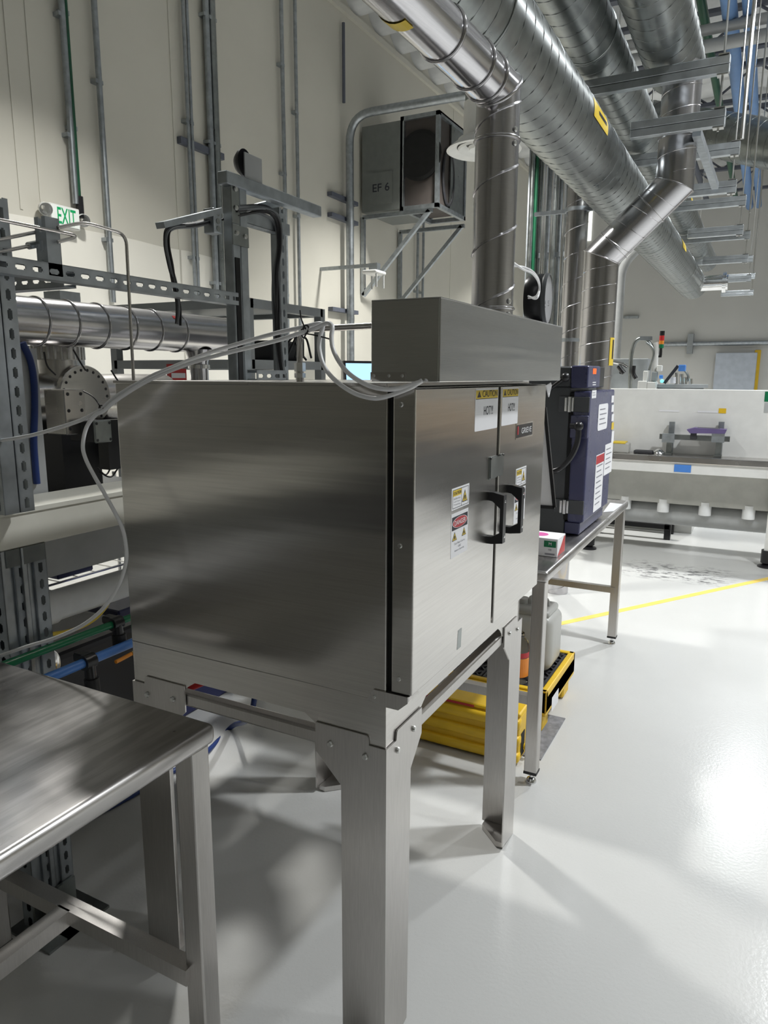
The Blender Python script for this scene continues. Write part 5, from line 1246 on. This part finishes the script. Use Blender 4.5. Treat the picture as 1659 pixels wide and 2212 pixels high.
t = MB(); t.box((tb.x+0.1, YA-0.05, zl), (tb.x+0.26, YA+0.04, zl+0.03), 0.01, 2); tag(t.build('dark_tool', 'dark', base=(tb.x+0.18, YA, zl)), 'dark flat tool lying on the bench ledge beside the tub', 'tool')
ds = at(1423, 978, Y=YA)
tag(MB().lathe([(0.0, 0.05), (0.02, 0.045), (0.05, 0.02), (0.055, 0.0)], (ds.x, YA, zl), (0, 0, 1), 20).build('steel_dish', 'chrome', smooth=50, base=(ds.x, YA, zl)), 'small upturned steel dish beside the profile fixture', 'dish')

# ================================================================== machine behind the bench
YM_ = 7.9
mc = thing('process_machine', 'pale machine with pipework standing behind the white bench', 'machine', (at(1420, 830, Y=YM_).x, YM_+0.3, 0))
def mbox(px0, py0, px1, py1, Y, dy, mat, name, bev=0.005):
    a, c = at(px0, py0, Y=Y), at(px1, py1, Y=Y); return MB().box((a.x, Y, c.z), (c.x, Y+dy, a.z), bev).build(name, mat, mc)
a, c = at(1310, 845, Y=YM_), at(1520, 845, Y=YM_)
MB().box((a.x, YM_, 0), (c.x, YM_+0.9, a.z)).build('cabinet', 'wpaint', mc)
mbox(1312, 775, 1395, 846, YM_+0.5, 0.3, 'gpaint', 'rear_cabinet')
mbox(1378, 823, 1396, 846, YM_, 0.15, 'wpaint', 'pump_body'); mbox(1398, 825, 1416, 846, YM_, 0.15, 'wpaint', 'pump_body')
mbox(1390, 801, 1398, 826, YM_+0.02, 0.1, 'wpaint', 'valve_body'); mbox(1408, 803, 1418, 822, YM_+0.02, 0.08, 'gpaint', 'valve_body')
mbox(1419, 789, 1429, 802, YM_+0.02, 0.08, 'wpaint', 'sensor_box'); mbox(1424, 810, 1431, 818, YM_, 0.05, 'blue', 'blue_knob'); mbox(1466, 788, 1480, 802, YM_+0.1, 0.08, 'blue', 'blue_knob')
cpt = [at(x, y, Y=YM_+0.1) for x, y in ((1411, 846), (1414, 800), (1418, 752), (1416, 740))]
MB().tube(cpt, 0.03, 12).build('column', 'wpaint', mc, smooth=60)
MB().tube([at(x, y, Y=YM_+0.1) for x, y in ((1361, 840), (1362, 800), (1364, 765), (1372, 740), (1385, 731), (1397, 735), (1408, 748), (1414, 760))], 0.02, 10).build('hose_arc', 'zinc', mc, smooth=60)
MB().bar(at(1383, 731, Y=YM_+0.1), at(1409, 731, Y=YM_+0.1), 0.06, 0.04).build('arm_head', 'strut', mc)
MB().tube([at(x, y, Y=YM_+0.05) for x, y in ((1396, 740), (1410, 752), (1411, 770), (1402, 800))], 0.012, 8).build('hose', 'zinc', mc, smooth=60)
dk_ = at(1463, 833, Y=YM_+0.35)
MB().cyl(dk_-Vector((0, 0, 0.02)), dk_+Vector((0, 0, 0.015)), 0.30, n=32).build('round_lid', 'gpaint', mc, smooth=40)
MB().cyl((dk_.x, dk_.y, dk_.z-0.3), dk_-Vector((0, 0, 0.02)), 0.26, n=32).build('vessel', 'gpaint', mc, smooth=40)
MB().cyl(at(1452, 828, Y=YM_+0.25), at(1452, 815, Y=YM_+0.25), 0.035, n=16).build('white_dome', 'white', mc, smooth=40)
MB().bar(at(1435, 828, Y=YM_+0.2), at(1465, 790, Y=YM_+0.2), 0.03, 0.03).build('clamp_arm', 'dark', mc)
for px, h in ((1460, 805), (1472, 808), (1492, 818), (1480, 815)):
    MB().cyl(at(px, 830, Y=YM_+0.3), at(px, h, Y=YM_+0.3), 0.02, n=10).build('fitting', 'chrome', mc, smooth=40)
MB().tube([at(x, y, Y=YM_+0.3) for x, y in ((1465, 800), (1478, 800), (1487, 815), (1480, 828))], 0.012, 8).build('hose', 'zinc', mc, smooth=60)
MB().sphere(at(1430, 823, Y=YM_-0.02), 0.018).build('indicator', 'led', mc)
mbox(1338, 798, 1346, 808, YM_, 0.05, 'black', 'black_handle'); MB().tube([at(1326, 782, Y=YM_), at(1345, 786, Y=YM_), at(1356, 792, Y=YM_)], 0.02, 8).build('steel_spout', 'chrome', mc, smooth=60)
MB().tube([at(1336, 790, Y=YM_-0.02), at(1343, 800, Y=YM_-0.02), at(1348, 806, Y=YM_-0.02)], 0.025, 8).build('black_grip', 'black', mc, smooth=60)
MB().tube([at(1369, 790, Y=YM_-0.02), at(1368, 806, Y=YM_-0.02), at(1374, 818, Y=YM_-0.02)], 0.022, 8).build('black_grip', 'black', mc, smooth=60)
# stack light
sl_ = at(1426, 757, Y=YM_+0.1)
st = thing('signal_tower', 'signal light tower with black, red, amber and green segments', 'signal light', sl_)
segs = ((757, 768, 'black', 0.014), (744, 752, 'green', 0.024), (736, 743.6, 'amber', 0.024), (725, 735.6, 'red', 0.024), (715, 724.6, 'black', 0.024))
for k, (pa_, pb_, mt_, r0) in enumerate(segs):
    x_ = at(1429, 740, Y=YM_+0.1).x
    MB().cyl((x_, YM_+0.1, at(1429, pb_, Y=YM_+0.1).z if pa_ > pb_ else at(1429, pa_, Y=YM_+0.1).z), (x_, YM_+0.1, at(1429, pb_, Y=YM_+0.1).z), r0, n=16).build('segment', mt_, st, smooth=40)
MB().cyl((x_, YM_+0.1, at(1429, 772, Y=YM_+0.1).z), (x_, YM_+0.1, at(1429, 752, Y=YM_+0.1).z), 0.012, n=12).build('pole', 'black', st)
MB().bar((x_, YM_+0.1, at(1429, 770, Y=YM_+0.1).z), at(1417, 770, Y=YM_+0.1), 0.02, 0.02).build('bracket', 'black', st)

# ================================================================== far wall fittings
def fwall(px0, py0, px1, py1, d, mat, name, label, cat):
    a, c = at(px0, py0, Y=YF), at(px1, py1, Y=YF)
    return tag(MB().box((a.x, YF-d, c.z), (c.x, YF-0.003, a.z), 0.01).build(name, mat, base=((a.x+c.x)/2, YF, c.z)), label, cat)
pn = fwall(1548, 763, 1627, 860, 0.25, plain('pale_blue_grey_paint', (0.42, 0.46, 0.52), 0.45), 'electrical_panel', 'large pale blue-grey electrical panel on the far wall', 'panel')
fwall(1631, 756, 1635, 850, 0.05, 'yellow', 'hazard_strip', 'thin yellow hazard strip beside the electrical panel', 'strip')
zc2 = at(1550, 742, Y=YF-0.1).z
cw = thing('wall_pipe_run', 'grey pipe running level along the far wall', 'pipe', (0, YF-0.1, zc2))
MB().cyl((at(1420, 742, Y=YF).x, YF-0.1, zc2), (8.5, YF-0.1, zc2), 0.05, n=14).build('pipe', 'strut', cw, smooth=40)
for px in (1492, 1700): 
    x = at(px, 742, Y=YF).x; MB().box((x-0.06, YF-0.16, zc2-0.22), (x+0.06, YF, zc2+0.22)).build('pipe_bracket', 'gpaint', cw)
fwall(1348, 683, 1380, 688, 0.1, 'strut', 'wall_strut', 'short strut on the far wall behind the drop duct', 'strut')
xv = at(1338, 650, Y=9.5).x
vp_ = thing('bent_pipe', 'grey pipe following the dog-leg of the drop duct', 'pipe', (xv, 9.5, 0))
MB().sweep(fillet([(xv, 9.5, 0.0), (xv, 9.5, at(1338, 575, Y=9.5).z), at(1385, 530, Y=9.5), at(1470, 440, Y=9.5)], 0.15), 0.055, 12).build('pipe', 'pvc', vp_, smooth=60)

# ---- bank of upright conduits beyond the fan box
bank = thing('conduit_bank', 'bank of upright conduits on struts between the exhaust stack and the riser', 'conduit bank', (at(1185, 500, Y=9.2).x, 9.2, 0))
for k, (px, r, mt_, dy) in enumerate([(1147, 0.035, 'zinc', 0), (1156, 0.020, 'dgreen', 0), (1164, 0.032, 'zinc', 0.1), (1172, 0.018, 'chrome', 0), (1177, 0.018, 'chrome', 0), (1184, 0.03, 'strut', 0.1), (1192, 0.02, 'chrome', 0), (1198, 0.02, 'zinc', 0), (1204, 0.018, 'chrome', 0.1), (1210, 0.022, 'strut', 0.1), (1217, 0.022, 'chrome', 0), (1225, 0.03, 'zinc', 0.1)]):
    x = at(px, 480, Y=9.2+dy).x; MB().cyl((x, 9.2+dy, 0), (x, 9.2+dy, 6.0), r, n=12).build('conduit', mt_, bank, smooth=40)
xa_, xb_ = at(1142, 480, Y=9.28).x, at(1228, 480, Y=9.28).x
for z in (2.2, 3.1, 4.6, 5.4): MB().box((xa_, 9.27, z-0.03), (xb_, 9.31, z+0.03)).build('strut_rail', 'strut', bank)
for x in (xa_, xb_): MB().box((x-0.03, 9.3, 0), (x+0.03, 9.36, 6.05)).build('strut_post', 'strut', bank)
# tall slit windows glowing between the risers
for k, (px0, px1, py0, py1) in enumerate([(1229, 1240, 415, 560), (1266, 1277, 450, 520)]):
    a, c = at(px0, py0, Y=YF), at(px1, py1, Y=YF)
    struct(MB().box((a.x, YF-0.03, c.z), (c.x, YF, a.z)).build('window_%d' % (k+1), emis('daylight_slit_%d' % k, (0.95, 0.96, 0.9), 1.2)))

# ================================================================== added benches and cartons, out of view, for the steel to reflect
for k, (x, y) in enumerate(((1.0, 8.0), (2.9, 8.0))):
    t = thing('reflection_bench', ('added unseen charcoal bench near the white bench, loaded with cartons', 'added unseen charcoal bench further along, loaded with cartons')[k], 'bench', (x+0.9, y+0.4, 0))
    MB().box((x, y, 0), (x+1.8, y+0.8, 0.78)).build('cabinet', 'dark', t); MB().box((x-0.02, y-0.02, 0.78), (x+1.82, y+0.82, 0.82)).build('worktop', 'dgrey', t)
    for i in range(3):
        h = 0.35+0.12*((i+k) % 3)
        c_ = thing('carton', ('added unseen brown carton, %s on the charcoal bench by the white bench' if k == 0 else 'added unseen brown carton, %s on the charcoal bench further along') % ('shortest', 'middle-sized', 'tallest')[(i+k) % 3], 'box', (x+0.35+0.55*i, y+0.3, 0.82))
        MB().box((x+0.1+0.55*i, y+0.1, 0.82), (x+0.6+0.55*i, y+0.6, 0.82+h), 0.004).build('carton_body', plain('cardboard', (0.36, 0.25, 0.15), 0.8), c_)
        MB().box((x+0.32+0.55*i, y+0.098, 0.82), (x+0.38+0.55*i, y+0.602, 0.822+h)).build('tape', 'pvc', c_)
t = thing('reflection_bench', 'long charcoal bench added unseen at the back to darken steel reflections', 'bench', (-2.2, -3.4, 0))
MB().box((-4.6, -3.9, 0), (0.4, -3.1, 0.85)).build('cabinet', 'dark', t); MB().box((-4.62, -3.92, 0.85), (0.42, -3.08, 0.9)).build('worktop', 'dgrey', t)  # added behind the camera so the oven side reflects something dark

# ================================================================== white plastic tubes draped over the oven
def pt(x, y, Y): return at(x, y, Y=Y)
YS = YN-0.018
A = [pt(x, y, Y) for x, y, Y in ((912, 822, YS+0.006), (881, 840, YS), (833, 857, YS-0.004), (804, 860, YS-0.006), (765, 849, YS-0.006), (727, 824, YS-0.004), (702, 795, YS), (691, 762, YS+0.01), (690, 734, YS+0.02), (697, 707, YS+0.03), (690, 699, YS+0.035),
     (653, 707, YS+0.03), (591, 721, YS+0.02), (514, 743, YS+0.01), (438, 767, YS), (361, 798, YS-0.02), (320, 816, YS-0.03), (251, 856, YS-0.05), (218, 884, YS-0.06), (174, 908, YS-0.07), (96, 933, YS-0.09), (39, 946, YS-0.10), (-60, 960, YS-0.12))]
B = [pt(x, y, Y) for x, y, Y in ((905, 826, YS+0.004), (866, 838, YS-0.004), (833, 841, YS-0.012), (794, 832, YS-0.016), (756, 809, YS-0.014), (733, 782, YS-0.008), (719, 753, YS), (716, 726, YS+0.01), (718, 706, YS+0.02), (707, 698, YS+0.028),
     (680, 709, YS+0.024), (647, 720, YS+0.02), (607, 733, YS+0.01), (545, 749, YS), (484, 764, YS-0.01), (407, 786, YS-0.02), (324, 820, YS-0.035), (255, 862, YS-0.055), (222, 889, YS-0.064), (207, 896, YS-0.068), (187, 923, YS-0.075), (179, 962, YS-0.08), (185, 991, YS-0.08), (203, 1027, YS-0.08), (230, 1074, YS-0.08), (262, 1135, YS-0.08), (272, 1179, YS-0.08), (272, 1215, YS-0.085),
     (257, 1263, YS-0.095), (225, 1312, YS-0.11), (179, 1350, YS-0.125), (119, 1378, YS-0.14), (60, 1396, YS-0.15), (0, 1416, YS-0.16), (-60, 1432, YS-0.17))]
for P, lab in ((A, 'white plastic tube looping over the oven and sweeping away level past the rack'), (B, 'white plastic tube that hangs in a big loop beside the oven')):
    tag(MB().tube(P, 0.0046, 10, 6).build('plastic_tube', 'tube', smooth=60, base=P[0]), lab, 'tube')
# cable ties
def tie(px, py, Y, tail, label):
    c = at(px, py, Y=Y); t = thing('cable_tie', label, 'cable tie', c)
    MB().sweep([c + Vector((0.006*math.cos(a), 0.002*math.sin(a*2), 0.009*math.sin(a))) for a in [2*PI*k/14 for k in range(14)]], 0.0018, 6, closed=True).build('loop', 'black', t, smooth=60)
    MB().tube([c] + [at(x, y, Y=Y-0.004) for x, y in tail], 0.0016, 6).build('tail', 'black', t, smooth=60)
tie(661, 712, YS+0.02, [(655, 700), (650, 685), (648, 670)], 'black cable tie with its tail pointing up from the white tubes')
tie(656, 720, YS+0.025, [(680, 724), (700, 729), (714, 733)], 'black cable tie with its tail pointing at the hood')
tie(219, 884, YS-0.062, [(210, 868), (198, 855), (180, 845)], 'black cable tie joining the two tubes where the loop begins')
# stainless process tube with compression fitting
Yt = 1.36
b0_ = at(648, 800, Y=Yt)
pt_ = thing('process_tube', 'stainless tube bending from the hood down into a fitting on the oven top', 'tube', (b0_.x, Yt, ZT+0.003))
zt2 = at(700, 709, Y=Yt).z
MB().sweep(fillet([(b0_.x, Yt, ZT+0.003), (b0_.x, Yt, zt2-0.002), (HX0+0.001, Yt, zt2+0.003)], 0.035, 8), 0.0068, 12).build('pipe', 'steel', pt_, smooth=60)
MB().cyl((b0_.x, Yt, ZT+0.012), (b0_.x, Yt, ZT+0.022), 0.0125, n=6).build('fitting_nut', 'chrome', pt_); MB().cyl((b0_.x, Yt, ZT+0.026), (b0_.x, Yt, ZT+0.045), 0.013, n=6).build('fitting_nut', 'chrome', pt_)
MB().cyl((b0_.x, Yt, ZT+0.003), (b0_.x, Yt, ZT+0.04), 0.009, n=14).build('fitting_body', 'steel', pt_, smooth=40)
# folded paper strip poking from under the hood
w0 = at(1186, 826, X=-0.57)
tag(MB().prism([at(1178, 832, X=-0.57), at(1188, 826, X=-0.57), at(1190, 833, X=-0.57), at(1184, 858, X=-0.57)], (0.003, 0, 0)).build('paper_strip', 'white', base=w0), 'pointed white paper strip hanging under the hood end', 'paper')
